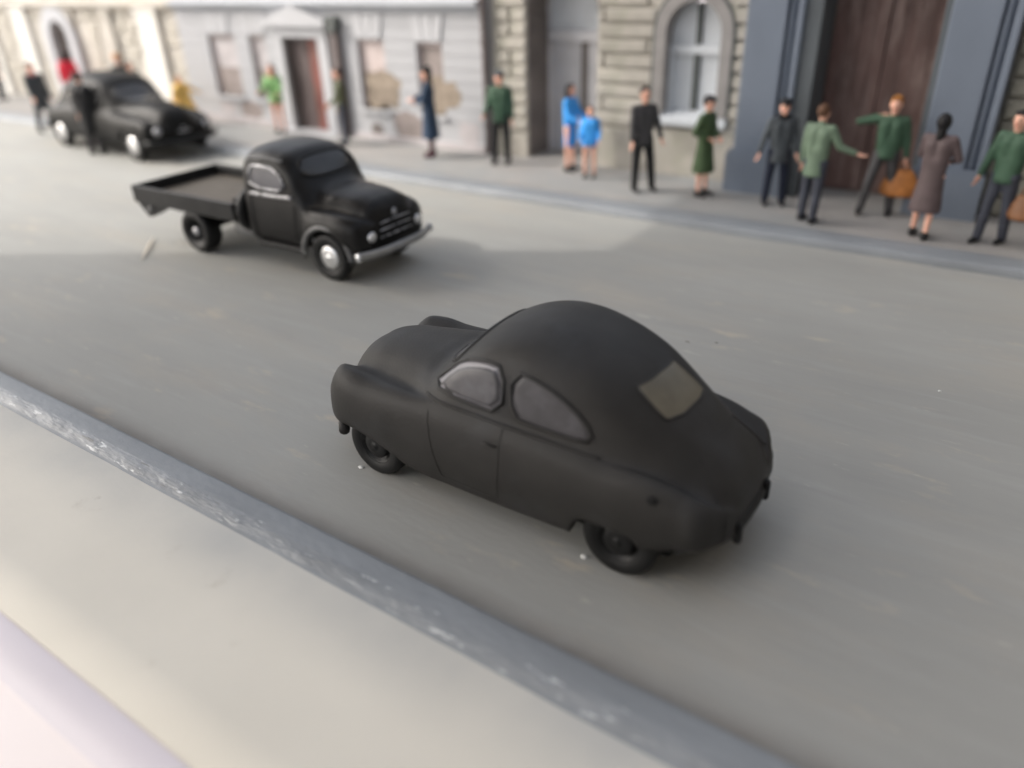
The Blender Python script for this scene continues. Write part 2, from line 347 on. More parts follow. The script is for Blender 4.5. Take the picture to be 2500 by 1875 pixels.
rel(arch_ring(WR + .12, WR + .17, 14.58, 14.8, WS, WC, 1.28), sb).build('archivolt', M['mullion_dark'], win)
rel(disc_wall(WC, WS, WR + .17, WX0 - .12, WX1 + .12, 0, 3.62, 14.6, 14.8), sb).build('spandrel', M['stone'], sb)
b = MB()
b.box(WX0 + .1, WX1 - .1, 14.80, 15.0, 2.34, 2.50); b.box(WX0 + .1, WX0 + .2, 14.81, 15.0, 1.3, 2.34); b.box(WX1 - .2, WX1 - .1, 14.81, 15.0, 1.3, 2.34)
rel(b, sb).build('frame', M['pane_pale'], win, .012)
b = MB(); b.box(WC - .055, WC + .055, 14.84, 14.95, 1.3, 2.335); b.box(WC - .045, WC + .045, 14.84, 14.95, 2.505, 3.18)
rel(b, sb).build('mullion', M['mullion_dark'], win, .01)
for (a, c) in ((WX0 + .2, WC - .06), (WC + .06, WX1 - .2)):
    rel(MB().box(a, c, 14.90, 14.96, 1.3, 2.335), sb).build('pane', M['pane_pale'], win)
    rel(MB().box(a - .1 if a < WC - .2 else a, c if a < WC - .2 else c + .1, 14.90, 14.96, 2.505, 3.35), sb).build('pane', M['pane_pale'], win)
rel(MB().prism([(14.48, 1.08), (14.48, 1.2), (14.95, 1.36), (14.95, 1.08)], 'x', WX0 - .14, WX1 + .14), sb).build('sill', M['pane_pale'], win, .012)
# door
dr = rel(MB().box(DX0, DX0 + .06, 15.4, 15.7, 0, 3.8).box(DX1 - .06, DX1, 15.4, 15.7, 0, 3.8).box(DX0 + .06, DX1 - .06, 15.36, 15.6, 2.44, 2.66), sb).build('door', M['door_white'], sb, .012)
rel(MB().box(DX0, DX1, 14.98, 15.02, 3.79, 3.9), sb).build('lintel', M['stone'], sb)
gapx = -8.73
for (a, c) in ((DX0 + .07, gapx - .09), (gapx + .09, DX1 - .07)):
    lf = rel(MB().box(a, c, 15.5, 15.56, 0, 2.43), sb).build('door_leaf', M['door_white'], dr, .01)
rel(MB().box(gapx - .085, gapx + .085, 15.52, 15.6, 0, 2.43), sb).build('astragal', M['reveal_brown'], dr, .01)
rel(MB().box(DX0 + .07, DX1 - .07, 15.46, 15.52, 2.67, 3.78), sb).build('fanlight', M['pane_pale'], dr, .01)
rel(MB().box(DX0 - .002, DX0 + .03, 14.64, 15.4, .0, 3.0), sb).build('reveal', M['reveal_brown'], sb)
rel(disc_wall((DX0 + DX1) / 2, 3.0, (DX1 - DX0) / 2 - .002, DX0, DX1, 0, 3.86, 14.64, 15.4), sb).build('arch', M['reveal_brown'], sb)
rel(MB().box(DX0 - .3, DX1 + .1, 14.62, 15.7, -.05, .012), sb).build('step', M['far_paving'], sb)

# --- white plaster building
WB0, WB1, WY = -21.55, -10.74, 14.52
wb = thing('white_building', 'white plaster building with a pedimented red brown door and crumbling patches', 'building', (-16, WY, .12))
wins = [(-20.25, -19.1, .85, 2.44), (-18.5, -17.85, .85, 2.45), (-14.5, -13.62, .85, 2.44), (-12.62, -11.85, .85, 2.42)]
doorop = (-17.1, -15.8, .12, 2.42)
# horizontal plaster courses with recessed joints
wm = MB(); z = .12; courses = [.12, .72] + [.72 + .29 * i for i in range(1, 9)] + [3.04]
wall_open(wm, WB0, WB1, .0, 5.2, WY + .02, .5, wins + [doorop])
rel(wm, wb).build('wall', M['white_plaster'], wb)
for i in range(len(courses) - 1):
    q = MB(); wall_open(q, WB0, WB1, courses[i] + .012, courses[i + 1] - .012, WY, .0199, wins + [(doorop[0] - .3, doorop[1] + .3, 0, 2.8), (-15.25, -15.0, 0, 2.9)])
    pieces('plaster_course', rel(q, wb), M['white_plaster'], wb)
b = MB(); b.prism([(WY - .02, 3.04), (WY - .03, 3.06), (WY - .12, 3.16), (WY - .20, 3.19), (WY - .20, 3.27), (WY - .03, 3.30), (WY + .1, 3.30), (WY + .1, 3.04)], 'x', WB0 - .05, WB1 + .02)
rel(b, wb).build('cornice', M['cornice_paint'], wb)
for (a, c, z0, z1) in wins:
    wn = rel(MB().box(a, a + .07, WY + .09, WY + .24, z0, z1).box(c - .07, c, WY + .09, WY + .24, z0, z1).box(a + .07, c - .07, WY + .09, WY + .24, z1 - .08, z1), wb).build('window', M['pane_pink'], wb, .008)
    rel(MB().box(a + .07, c - .07, WY + .12, WY + .22, z0 + .75 if a < -16 else z0 + .85, z1 - .08), wb).build('pane', M['pane_grey'] if a < -16 else (M['pane_pink'] if a < -13 else M['board_brown']), wn)
    rel(MB().box(a + .07, c - .07, WY + .11, WY + .22, z0, z0 + (.75 if a < -16 else .85)), wb).build('board', M['board_brown'] if a < -16 else M['patch_brown'], wn)
    rel(MB().box(a - .06, c + .06, WY - .07, WY + .14, z0 - .1, z0), wb).build('sill', M['white_trim'], wn, .01)
    mid = (a + c) / 2                                                     # splayed keystones over the window
    for k in (-1, 0, 1):
        rel(MB().prism([(mid + k * .24 - .10, z1 + .03), (mid + k * .24 + .10, z1 + .03), (mid + k * .34 + .14, 3.02), (mid + k * .34 - .14, 3.02)], 'y', WY - .035, WY + .01), wb).build('voussoir', M['white_trim'], wb, .008)
def ragged(name, m, cx, cz, rx, rz, y, parent, seed, n=26, t=.012):
    r = random.Random(seed); q = []
    for i in range(n):
        a = 2 * math.pi * i / n; k = 1 + r.uniform(-.16, .16)
        ca, sa = math.cos(a), math.sin(a)
        q.append((cx + rx * k * math.copysign(abs(ca) ** .7, ca), cz + rz * k * math.copysign(abs(sa) ** .7, sa)))
    return rel(MB().prism(q, 'y', y - t, y + .01), parent).build(name, m, parent)
for (cx, cz, rx, rz, m, s) in ((-13.75, 1.32, .55, .42, 'patch_brown', 1), (-11.72, 1.30, .3, .3, 'patch_brown', 2), (-13.0, .55, .5, .33, 'board_brown', 3), (-14.1, .38, .22, .13, 'reveal_brown', 4),
                               (-11.2, .5, .3, .25, 'pane_grey', 5), (-18.9, .5, .45, .25, 'board_brown', 6), (-19.9, .52, .4, .16, 'pane_grey', 7)):
    ragged('bare_patch', M[m], cx, cz, rx, rz, WY, wb, s, t=.002 + .0007 * s)
pd = rel(MB().box(-17.42, -17.1, WY - .08, WY + .1, .12, 2.44).box(-15.8, -15.45, WY - .08, WY + .1, .12, 2.44).box(-17.42, -15.45, WY - .10, WY + .1, 2.44, 2.72), wb).build('door_surround', M['white_trim'], wb, .015)
rel(MB().prism([(-17.72, 2.72), (-15.2, 2.72), (-15.2, 2.80), (-16.43, 3.17), (-17.72, 2.80)], 'y', WY - .22, WY + .1), wb).build('pediment', M['white_trim'], wb, .015)
dd = rel(MB().box(doorop[0], doorop[0] + .03, WY + .02, WY + .24, .12, 2.42).box(doorop[1] - .03, doorop[1], WY + .02, WY + .24, .12, 2.42).box(doorop[0], doorop[1], WY + .24, WY + .30, .12, 2.42), wb).build('door', M['reveal_brown'], wb)
for (a, c, y, m) in ((-17.06, -16.46, .20, 'door_mauve'), (-16.445, -15.84, .21, 'door_red')):
    lf = rel(MB().box(a, c, WY + y, WY + .25, .14, 2.38), wb).build('door_leaf', M[m], dd, .012)
    for (z0, z1) in ((.3, 1.0), (1.12, 2.25)): rel(MB().box(a + .09, c - .09, WY + y - .014, WY + y + .01, z0, z1), wb).build('panel', M[m], lf, .008)
rel(MB().box(-17.5, -15.4, WY - .3, WY + .3, .0, .15), wb).build('doorstep', M['white_trim'], wb, .015)
_pl = rel(MB().box(WB0, -17.5, WY - .05, WY + .1, .0, .30).box(-15.4, WB1, WY - .05, WY + .1, .0, .26), wb)
pieces('plinth', _pl, M['pane_grey'], wb, .015)
# dark downpipe with hopper, and the thin pipe between the two buildings
dp = thing('drainpipe', 'dark brown square drainpipe with a hopper head right of the pedimented door', 'drainpipe', (-15.12, 14.42, .12))
MB().box(-.115, .115, -.06, .10, .0, 2.48).build('pipe', M['pipe_brown'], dp, .02)
MB().prism([(-.10, 2.48), (.10, 2.48), (.17, 2.62), (.17, 2.80), (-.17, 2.80), (-.17, 2.62)], 'y', -.12, .10).build('hopper', M['mullion_dark'], dp, .015)
for z in (.5, 1.5): MB().box(-.15, .15, -.075, .10, z, z + .05).build('bracket', M['pipe_brown'], dp, .008)
d2 = thing('drainpipe', 'thin mauve brown drainpipe where the white building meets the beige stone', 'drainpipe', (-10.62, 14.45, .12))
MB().lathe([(.065, 0), (.065, 4.9)], 'z', n=14).build('pipe', M['pipe_brown'], d2)
for z in (.6, 2.3, 2.9): MB().lathe([(.066, z), (.085, z), (.085, z + .06), (.066, z + .06)], 'z', n=14).build('bracket', M['pipe_brown'], d2)

# --- grey-blue gateway
gp = thing('gateway', 'grey blue portal with two broad pilasters round a tall streaked brown gate', 'gateway', (-2.7, 14.0, .12))
def pilaster(x0, x1, sgn):
    b = MB().box(x0, x1, 14.0, 14.9, 0, 4.3); p = rel(b, gp).build('pilaster', M['grey_blue'], gp, .025)
    m0, m1 = (x1, x1 + .24) if sgn > 0 else (x0 - .02, x0)
    return p
for (x0, x1) in ((-4.77, -4.10), (-1.70, -1.03)):
    p = rel(MB().box(x0, x1, 14.0, 14.9, .12, 4.3), gp).build('pilaster', M['grey_blue'], gp, .025)
    pieces('moulding', rel(MB().box(x1 + .03, x1 + .10, 14.06, 14.9, .12, 4.3).box(x1 + .16, x1 + .26, 14.03, 14.9, .12, 4.3), gp), M['grey_blue'], p, .02)
    rel(MB().box(x1, x1 + .245, 14.14, 14.88, .12, 4.3), gp).build('groove', M['grey_blue'], p)
    rel(MB().prism([(x0 - .07, 0.12), (x1 + .30, .12), (x1 + .30, .80), (x0 - .07, .80)], 'y', 13.90, 14.8).prism([(x0 - .05, .80), (x1 + .28, .80), (x1 + .26, .88), (x0 - .02, .88)], 'y', 13.93, 14.8), gp).build('plinth', M['grey_blue'], p, .02)
pieces('reveal', rel(MB().box(-3.84, -3.56, 14.10, 15.05, .12, 4.3).box(-1.80, -1.70, 14.10, 15.05, .12, 4.3), gp), M['grey_dark'], gp, .015)
rel(MB().box(-3.8, -1.7, 15.02, 15.1, .1, 4.4), gp).build('backing', M['grey_dark'], gp)
rel(MB().box(-5.0, -.6, 13.95, 15.1, 4.3, 5.2), gp).build('lintel', M['grey_blue'], gp, .02)
for (a, c, y) in ((-3.56, -2.68, 14.93), (-2.665, -1.78, 14.935)):
    lf = rel(MB().box(a, c, y, y + .06, .13, 4.3), gp).build('gate_leaf', M['gate_brown'], gp, .01)
    n = 4
    for i in range(n):
        w_ = (c - a) / n; rel(MB().box(a + i * w_ + .003, a + (i + 1) * w_ - .003, y - .016 - .002 * (i % 2), y + .01, .16, 4.29), gp).build('plank', M['gate_brown'], lf, .006)
# --- dark stone wall at the right edge
ds = thing('dark_stone_building', 'dark olive stone building right of the grey blue gateway', 'building', (0, 14.4, .12))
rel(MB().box(-.76, 6, 14.42, 15.2, 0, 5.2), ds).build('wall', M['stone_joint'], ds)
def blk2(x0, x1, z0, z1, widths, par, y, m, **k):
    dx, dy, dz = P(par); blocks(par, x0 + dx, x1 + dx, z0 + dz, z1 + dz, y + dy, widths=widths, m=M[m], **k)
blk2(-.75, 2.6, .14, 5.1, [.45, .62, .4], ds, 14.42, 'stone_dark', course=.30, d=.09, gap=.04, jit=.1)
# --- cream building, far left
cb = thing('cream_building', 'sunlit cream stone building with a white arched doorway at the far left', 'building', (-28, 14.7, .12))
AX, AR, AS = -28.33, .52, 2.05
wm = MB(); wall_open(wm, -46, -21.6, 0, 5.4, 14.74, .6, [(AX - AR - .2, AX + AR + .2, 0, 2.9)]); rel(wm, cb).build('wall', M['cream_plaster'], cb)
pil = [(-23.65, -22.65, 'cream_white', 2.95), (-31.2, -30.3, 'cream_white', 2.95), (-33.6, -32.9, 'cream_white', 2.9), (-25.5, -25.1, 'cream_plaster', 2.9)]
okf = lambda a, c, z0, z1: not (c - 28 > AX - 1.05 and a - 28 < AX + 1.05 and z0 < 3.1) and not any(c - 28 > p[0] and a - 28 < p[1] for p in pil)
blk2(-36, -21.62, .3, 5.2, [.62, .9, .5, .75], cb, 14.74, 'stone_cream', course=.34, d=.05, gap=.05, jit=.25, ok=okf)
for (a, c, m, h) in pil: rel(MB().box(a, c, 14.60, 14.76, 0, h).box(a - .08, c + .08, 14.56, 14.77, h, h + .14).box(a - .06, c + .06, 14.57, 14.77, 0, .35), cb).build('pilaster', M[m], cb, .02)
rel(arch_ring(AR + .02, AR + .46, 14.56, 14.78, AS + .12, AX, .0), cb).build('door_surround', M['white_trim'], cb)
rel(disc_wall(AX, AS + .12, AR + .4, AX - 1.0, AX + 1.0, 0, 3.15, 14.63, 14.76), cb).build('spandrel', M['cream_plaster'], cb)
ad = rel(MB().box(AX - AR - .15, AX + AR + .15, 15.0, 15.06, 0, 3.0), cb).build('door', M['reveal_brown'], cb)
for s in (-1, 1): rel(MB().box(AX + (0.01 if s > 0 else -AR), AX + (AR if s > 0 else -.01), 14.96, 15.0, .02, 2.7), cb).build('door_leaf', M['board_brown'], ad, .01)
b = MB(); b.prism([(14.74, 3.0), (14.62, 3.06), (14.52, 3.14), (14.52, 3.24), (14.74, 3.30)], 'x', -46, -21.58); rel(b, cb).build('cornice', M['cream_plaster'], cb)

# ------------------------------------------------------------------ vehicles
def catmull(xs, ys, x):
    xs = np.asarray(xs, float); ys = np.asarray(ys, float); i = int(np.clip(np.searchsorted(xs, x) - 1, 0, len(xs) - 2))
    h = xs[i + 1] - xs[i]; t = (x - xs[i]) / h
    def sl(k):
        if k == 0: return (ys[1] - ys[0]) / (xs[1] - xs[0])
        if k == len(xs) - 1: return (ys[-1] - ys[-2]) / (xs[-1] - xs[-2])
        return .5 * ((ys[k + 1] - ys[k]) / (xs[k + 1] - xs[k]) + (ys[k] - ys[k - 1]) / (xs[k] - xs[k - 1]))
    m0, m1 = sl(i), sl(i + 1); t2, t3 = t * t, t * t * t
    return (2 * t3 - 3 * t2 + 1) * ys[i] + (t3 - 2 * t2 + t) * h * m0 + (-2 * t3 + 3 * t2) * ys[i + 1] + (t3 - t2) * h * m1
class Body:
    """a closed car shell from cross-sections; each section is a list of (half width, height) from the sill up to the roof centre"""
    def __init__(s, secs, arches, sub=4, step=.035, square=()):
        xs = sorted(secs); s.x0, s.x1 = xs[0], xs[-1]; K = len(secs[xs[0]])
        arr = np.array([secs[x] for x in xs])
        X = sorted(set(list(np.arange(xs[0], xs[-1], step)) + [xs[-1]] + [round(a + r * c, 4) for a, z, r, zmax in arches for c in (-1, -.98, -.9, .9, .98, 1)]))
        X = [X[0]] + [b for a, b in zip(X[:-1], X[1:]) if b - a > .004]
        V = []; prof_n = (K - 1) * sub + 1
        for x in X:
            p = np.array([[catmull(xs, arr[:, j, k], x) for k in (0, 1)] for j in range(K)])
            az = None
            for a, z, r, zmax in arches:
                d = abs(x - a)
                if d < r: az = min(z + math.sqrt(r * r - d * d), zmax)
            tt = np.arange(K); q = []
            for u in np.linspace(0, K - 1, prof_n):
                y = catmull(tt, p[:, 0], u); zz = catmull(tt, p[:, 1], u); q.append((max(y, 0), zz))
            q[-1] = (0, q[-1][1])
            if az is not None and az > q[0][1]:
                k = next(i for i in range(len(q)) if q[i][1] > az and i > 0); u = (az - q[k - 1][1]) / (q[k][1] - q[k - 1][1])
                yl = q[k - 1][0] + (q[k][0] - q[k - 1][0]) * u
                q = [(yl - .002 * (k - i), az - .0004 * (k - i)) for i in range(k)] + q[k:]
            q = [(max(q[0][0] - .10, 0), q[0][1] + .015), (max(q[0][0] - .012, 0), q[0][1] - .003)] + q
            V.append([(x, y, z) for y, z in q] + [(x, -y, z) for y, z in reversed(q[:-1])])
        n = len(V[0]); s.v = [p for r_ in V for p in r_]; s.f = []
        for i in range(len(V) - 1):
            for j in range(n - 1): s.f.append((i * n + j, (i + 1) * n + j, (i + 1) * n + j + 1, i * n + j + 1))
        s.f.append(tuple(range(n))); s.f.append(tuple(range((len(V) - 1) * n, len(V) * n))[::-1])
        s.tree = BVHTree.FromPolygons([Vector(p) for p in s.v], s.f)
    def build(s, name, m, parent):
        mb = MB(); mb.add(s.v, s.f, 0, True); o = mb.build(name, m, parent); return o
    def hit(s, p, axis):
        o, d = {'+y': (Vector((p[0], 5, p[1])), Vector((0, -1, 0))), '-y': (Vector((p[0], -5, p[1])), Vector((0, 1, 0))),
                '+x': (Vector((6, p[0], p[1])), Vector((-1, 0, 0))), '-x': (Vector((-6, p[0], p[1])), Vector((1, 0, 0))), '+z': (Vector((p[0], p[1], 6)), Vector((0, 0, -1)))}[axis]
        l, n, i, dd = s.tree.ray_cast(o, d)
        if l is None: return None, None
        if n.dot(d) > 0: n = -n
        return l, n
    def patch(s, name, poly, axis, m, parent, off=.008, rings=6, smooth=2, frame=None, fr=.012):
        q = [Vector(p) for p in poly]
        for _ in range(smooth): q = [x for i in range(len(q)) for x in (q[i] * .75 + q[(i + 1) % len(q)] * .25, q[i] * .25 + q[(i + 1) % len(q)] * .75)]
        if smooth == 0: q = [q[i].lerp(q[(i + 1) % len(q)], t / 6) for i in range(len(q)) for t in range(6)]
        c = sum(q, Vector((0, 0))) / len(q); n = len(q); vs = []; ln = []
        for k in range(rings + 1):
            for p in (q if k else [c]):
                l, nn = s.hit(c + (p - c) * (k / rings), axis)
                if l is None: l, nn = vs_last
                vs_last = (l, nn); vs.append(l + nn * off); ln.append((l, nn))
        fs = [(0, 1 + i, 1 + (i + 1) % n) for i in range(n)]
        for k in range(1, rings):
            a, b_ = 1 + (k - 1) * n, 1 + k * n
            fs += [(a + i, b_ + i, b_ + (i + 1) % n, a + (i + 1) % n) for i in range(n)]
        e = len(vs); base = 1 + (rings - 1) * n
        vs += [ln[base + i][0] - ln[base + i][1] * .01 for i in range(n)]
        fs += [(base + i, e + i, e + (i + 1) % n, base + (i + 1) % n) for i in range(n)]
        o = MB().add(vs, fs, 0, True).build(name, m, parent)
        if frame:
            MB().tube([ln[base + i][0] + ln[base + i][1] * .004 for i in range(n)], fr, True, 6).build('frame', frame, o)
        return o
    def line(s, pts, axis, n=14):
        out = []
        for a, b_ in zip(pts[:-1], pts[1:]):
            for t in range(n):
                l, nn = s.hit(Vector(a).lerp(Vector(b_), t / n), axis)
                if l is not None: out.append(l + nn * .002)
        l, nn = s.hit(Vector(pts[-1]), axis)
        if l is not None: out.append(l + nn * .002)
        return out
def wheel(parent, x, y, r, wd, side, hubm, hub=.5, tyre_m=None, dish=.03, cap=True):
    """side: +1 the outer face looks to +y, -1 to -y"""
    w_ = MB(); h = wd / 2
    prof = [(r * .60, h * .80), (r * .70, h * .98), (r * .86, h), (r * .95, h * .86), (r, h * .55), (r, -h * .55), (r * .95, -h * .86), (r * .86, -h), (r * .6, -h * .8)]
    w_.lathe(prof, 'y', (0, 0, 0), 40, 0, True, side)
    root = w_.build('wheel', tyre_m or M['rubber'], parent, loc=(x, y, r))
    MB().lathe([(.001, -h * .5), (r * .62, -h * .5), (r * .63, h * .82), (r * .56, h * .70), (r * .50, h * .5 - dish), (r * .2, h * .5 - dish), (.001, h * .5 - dish)], 'y', (0, 0, 0), 32, 0, True, side).build('rim', M['black_satin'], root)
    MB().lathe([(r * hub, h * .5), (r * hub, h * .72), (r * hub * .85, h * .86), (r * hub * .45, h * .95), (r * hub * .28, h * .90), (r * hub * .24, h * .97), (.001, h * 1.0)], 'y', (0, 0, 0), 28, 0, True, side).build('hubcap' if cap else 'hub', hubm, root)
    return root

def ellip_(c, rx, ry, rz, n=14, k=8):
    vs = [(c[0] + rx * math.sin(math.pi * j / k) * math.cos(2 * math.pi * i / n), c[1] + ry * math.sin(math.pi * j / k) * math.sin(2 * math.pi * i / n), c[2] + rz * math.cos(math.pi * j / k)) for j in range(k + 1) for i in range(n)]
    return vs, [(j * n + i, (j + 1) * n + i, (j + 1) * n + (i + 1) % n, j * n + (i + 1) % n) for j in range(k) for i in range(n)]
# --- foreground coupe
c1 = thing('coupe', 'matte dark grey rounded fastback coupe in the foreground seen from its rear left side', 'car', (-3.06, 4.62, 0), math.pi)
S1 = {
 1.82: [(.34, .36), (.46, .40), (.52, .48), (.50, .62), (.43, .69), (.30, .62), (.24, .63), (.19, .66), (.13, .69), (.06, .705), (0, .71)],
 1.72: [(.58, .32), (.64, .38), (.675, .50), (.65, .72), (.53, .81), (.41, .785), (.35, .74), (.27, .80), (.18, .84), (.09, .855), (0, .86)],
 1.62: [(.66, .36), (.71, .42), (.74, .54), (.71, .81), (.59, .93), (.45, .86), (.38, .83), (.30, .91), (.20, .96), (.1, .98), (0, .98)],
 1.45: [(.70, .38), (.75, .45), (.78, .59), (.755, .84), (.635, .955), (.47, .885), (.40, .89), (.32, .98), (.22, 1.03), (.11, 1.05), (0, 1.05)],
 1.19: [(.72, .35), (.765, .44), (.79, .60), (.765, .82), (.665, .925), (.50, .895), (.43, .93), (.34, 1.02), (.23, 1.07), (.12, 1.09), (0, 1.09)],
 .80: [(.72, .22), (.77, .38), (.79, .60), (.77, .82), (.69, .925), (.56, .915), (.50, .98), (.39, 1.06), (.25, 1.10), (.13, 1.115), (0, 1.12)],
 .62: [(.72, .20), (.775, .38), (.79, .60), (.77, .82), (.705, .925), (.63, .95), (.57, 1.0), (.47, 1.06), (.31, 1.11), (.16, 1.13), (0, 1.14)],
 .40: [(.72, .20), (.775, .38), (.795, .60), (.77, .83), (.715, .935), (.67, .985), (.63, 1.07), (.565, 1.18), (.41, 1.27), (.2, 1.31), (0, 1.32)],
 .15: [(.72, .20), (.775, .38), (.795, .60), (.77, .83), (.715, .94), (.675, .99), (.645, 1.12), (.60, 1.30), (.475, 1.43), (.24, 1.49), (0, 1.505)],
 -.25: [(.72, .20), (.775, .38), (.795, .60), (.77, .83), (.715, .94), (.675, .99), (.65, 1.14), (.61, 1.36), (.50, 1.52), (.25, 1.595), (0, 1.61)],
 -.65: [(.72, .21), (.775, .38), (.795, .60), (.77, .82), (.715, .92), (.665, .975), (.635, 1.12), (.59, 1.33), (.47, 1.48), (.23, 1.55), (0, 1.565)],
 -1.02: [(.72, .22), (.77, .38), (.79, .59), (.765, .80), (.705, .89), (.645, .935), (.60, 1.06), (.54, 1.23), (.41, 1.36), (.2, 1.425), (0, 1.44)],
 -1.33: [(.71, .26), (.76, .39), (.78, .58), (.755, .80), (.68, .895), (.595, .89), (.535, .96), (.46, 1.07), (.34, 1.17), (.17, 1.225), (0, 1.235)],
 -1.60: [(.68, .38), (.73, .45), (.75, .58), (.725, .76), (.64, .845), (.54, .81), (.48, .84), (.40, .90), (.29, .96), (.14, .99), (0, 1.0)],
 -1.80: [(.60, .41), (.66, .46), (.68, .56), (.655, .70), (.575, .76), (.48, .72), (.42, .73), (.34, .77), (.24, .80), (.12, .82), (0, .82)],
 -1.91: [(.36, .43), (.45, .46), (.47, .50), (.44, .58), (.37, .62), (.31, .62), (.26, .63), (.2, .64), (.14, .65), (.07, .655), (0, .66)]}
B1 = Body(S1, [(-1.10, .18, .31, .43)])
B1.build('body', M['matte_grey'], c1)
MB().box(-1.55, 1.55, -.58, .58, .19, .45).build('underside', M['underside'], c1, .04)
for sx, sy in ((1.19, 1), (1.19, -1), (-1.19, 1), (-1.19, -1)): wheel(c1, sx, sy * .645, .295, .17, sy, M['rubber'], .42, dish=.04, cap=False)
for ax in ('+y', '-y'):
    B1.patch('side_window', [(.56, 1.05), (.44, 1.16), (.27, 1.315), (.04, 1.39), (-.17, 1.385), (-.175, 1.03), (.2, 1.035)], ax, M['pane_rim'], c1, .004, smooth=1, frame=M['matte_grey'], fr=.017)
    B1.patch('pane', [(.46, 1.075), (.40, 1.14), (.25, 1.275), (.03, 1.345), (-.14, 1.345), (-.145, 1.06), (.15, 1.06)], ax, M['grey_pane'], c1, .008, smooth=1)
    B1.patch('quarter_window', [(-.25, 1.03), (-.25, 1.39), (-.50, 1.35), (-.74, 1.24), (-.92, 1.07), (-.88, .995), (-.5, 1.015)], ax, M['quarter_pane'], c1, .004, smooth=1, frame=M['matte_grey'], fr=.017)
    MB().tube(B1.line([(.50, .90), (.46, .60), (.40, .30), (-.16, .29), (-.20, .60), (-.21, .97)], ax), .0025, False, 6).build('door_seam', M['matte_grey'], c1)
    l, n = B1.hit((-.12, .80), ax); MB().tube([l + n * .012 + Vector((.06, 0, 0)), l + n * .018, l + n * .012 + Vector((-.06, 0, 0))], .008).build('door_handle', M['matte_grey'], c1)
    MB().tube(B1.line([(.6, .965), (.0, .96), (-.6, .945), (-1.0, .92)], ax), .012, False, 6).build('belt_moulding', M['matte_grey'], c1)
    sgn = 1 if ax == '+y' else -1
    MB().lathe([(.085, 0), (.085, .05), (.06, .085), (.03, .10), (.001, .105)], 'x', (1.66, sgn * .57, .66), 20).build('headlight', M['grey_pane'], c1)
    l, n = B1.hit((-1.44, .79), ax); MB().add(*ellip_(l, .045, .02, .035), 0, True).build('side_lamp', M['underside'], c1)
    MB().lathe([(.055, 0), (.055, -.05), (.035, -.075), (.001, -.08)], 'x', (-1.66, sgn * .62, .66), 16).build('tail_lamp', M['underside'], c1)
B1.patch('rear_window', [(-.22, 1.19), (-.20, 1.165), (.31, 1.165), (.34, 1.185), (.33, 1.34), (.30, 1.365), (-.17, 1.365), (-.20, 1.345)], '-x', M['amber_pane'], c1, .010, rings=14, smooth=1, frame=M['matte_grey'], fr=.012)
B1.patch('windshield', [(-.50, 1.17), (.50, 1.17), (.43, 1.37), (.2, 1.44), (-.2, 1.44), (-.43, 1.37)], '+x', M['grey_pane'], c1, .004, frame=M['matte_grey'], fr=.015)
MB().tube(B1.line([(.54, .30), (.5, .62), (.33, .95)], '-x') + B1.line([(0.0, .985), (-.33, .95), (-.5, .62), (-.54, .30)], '-x'), .004, False, 6).build('boot_seam', M['matte_grey'], c1)
def bumper(x, z, half, bend, r, sgn):
    pts = [(x - sgn * bend * (abs(t) ** 3), half * t, z) for t in np.linspace(-1, 1, 17)]; return MB().tube([(a, b_, c - .0) for a, b_, c in pts], r, False, 10)
bumper(1.83, .36, .74, .30, .05, 1).build('bumper', M['matte_grey'], c1)
bumper(-1.90, .42, .69, .28, .05, -1).build('bumper', M['black_satin'], c1)
for s in (-1, 1): MB().box(-1.955, -1.89, s * .30 - .03, s * .30 + .03, .32, .50).build('overrider', M['black_satin'], c1, .025)
MB().box(-1.90, -1.80, -.22, .22, .44, .54).build('number_plate', M['matte_grey'], c1, .015)

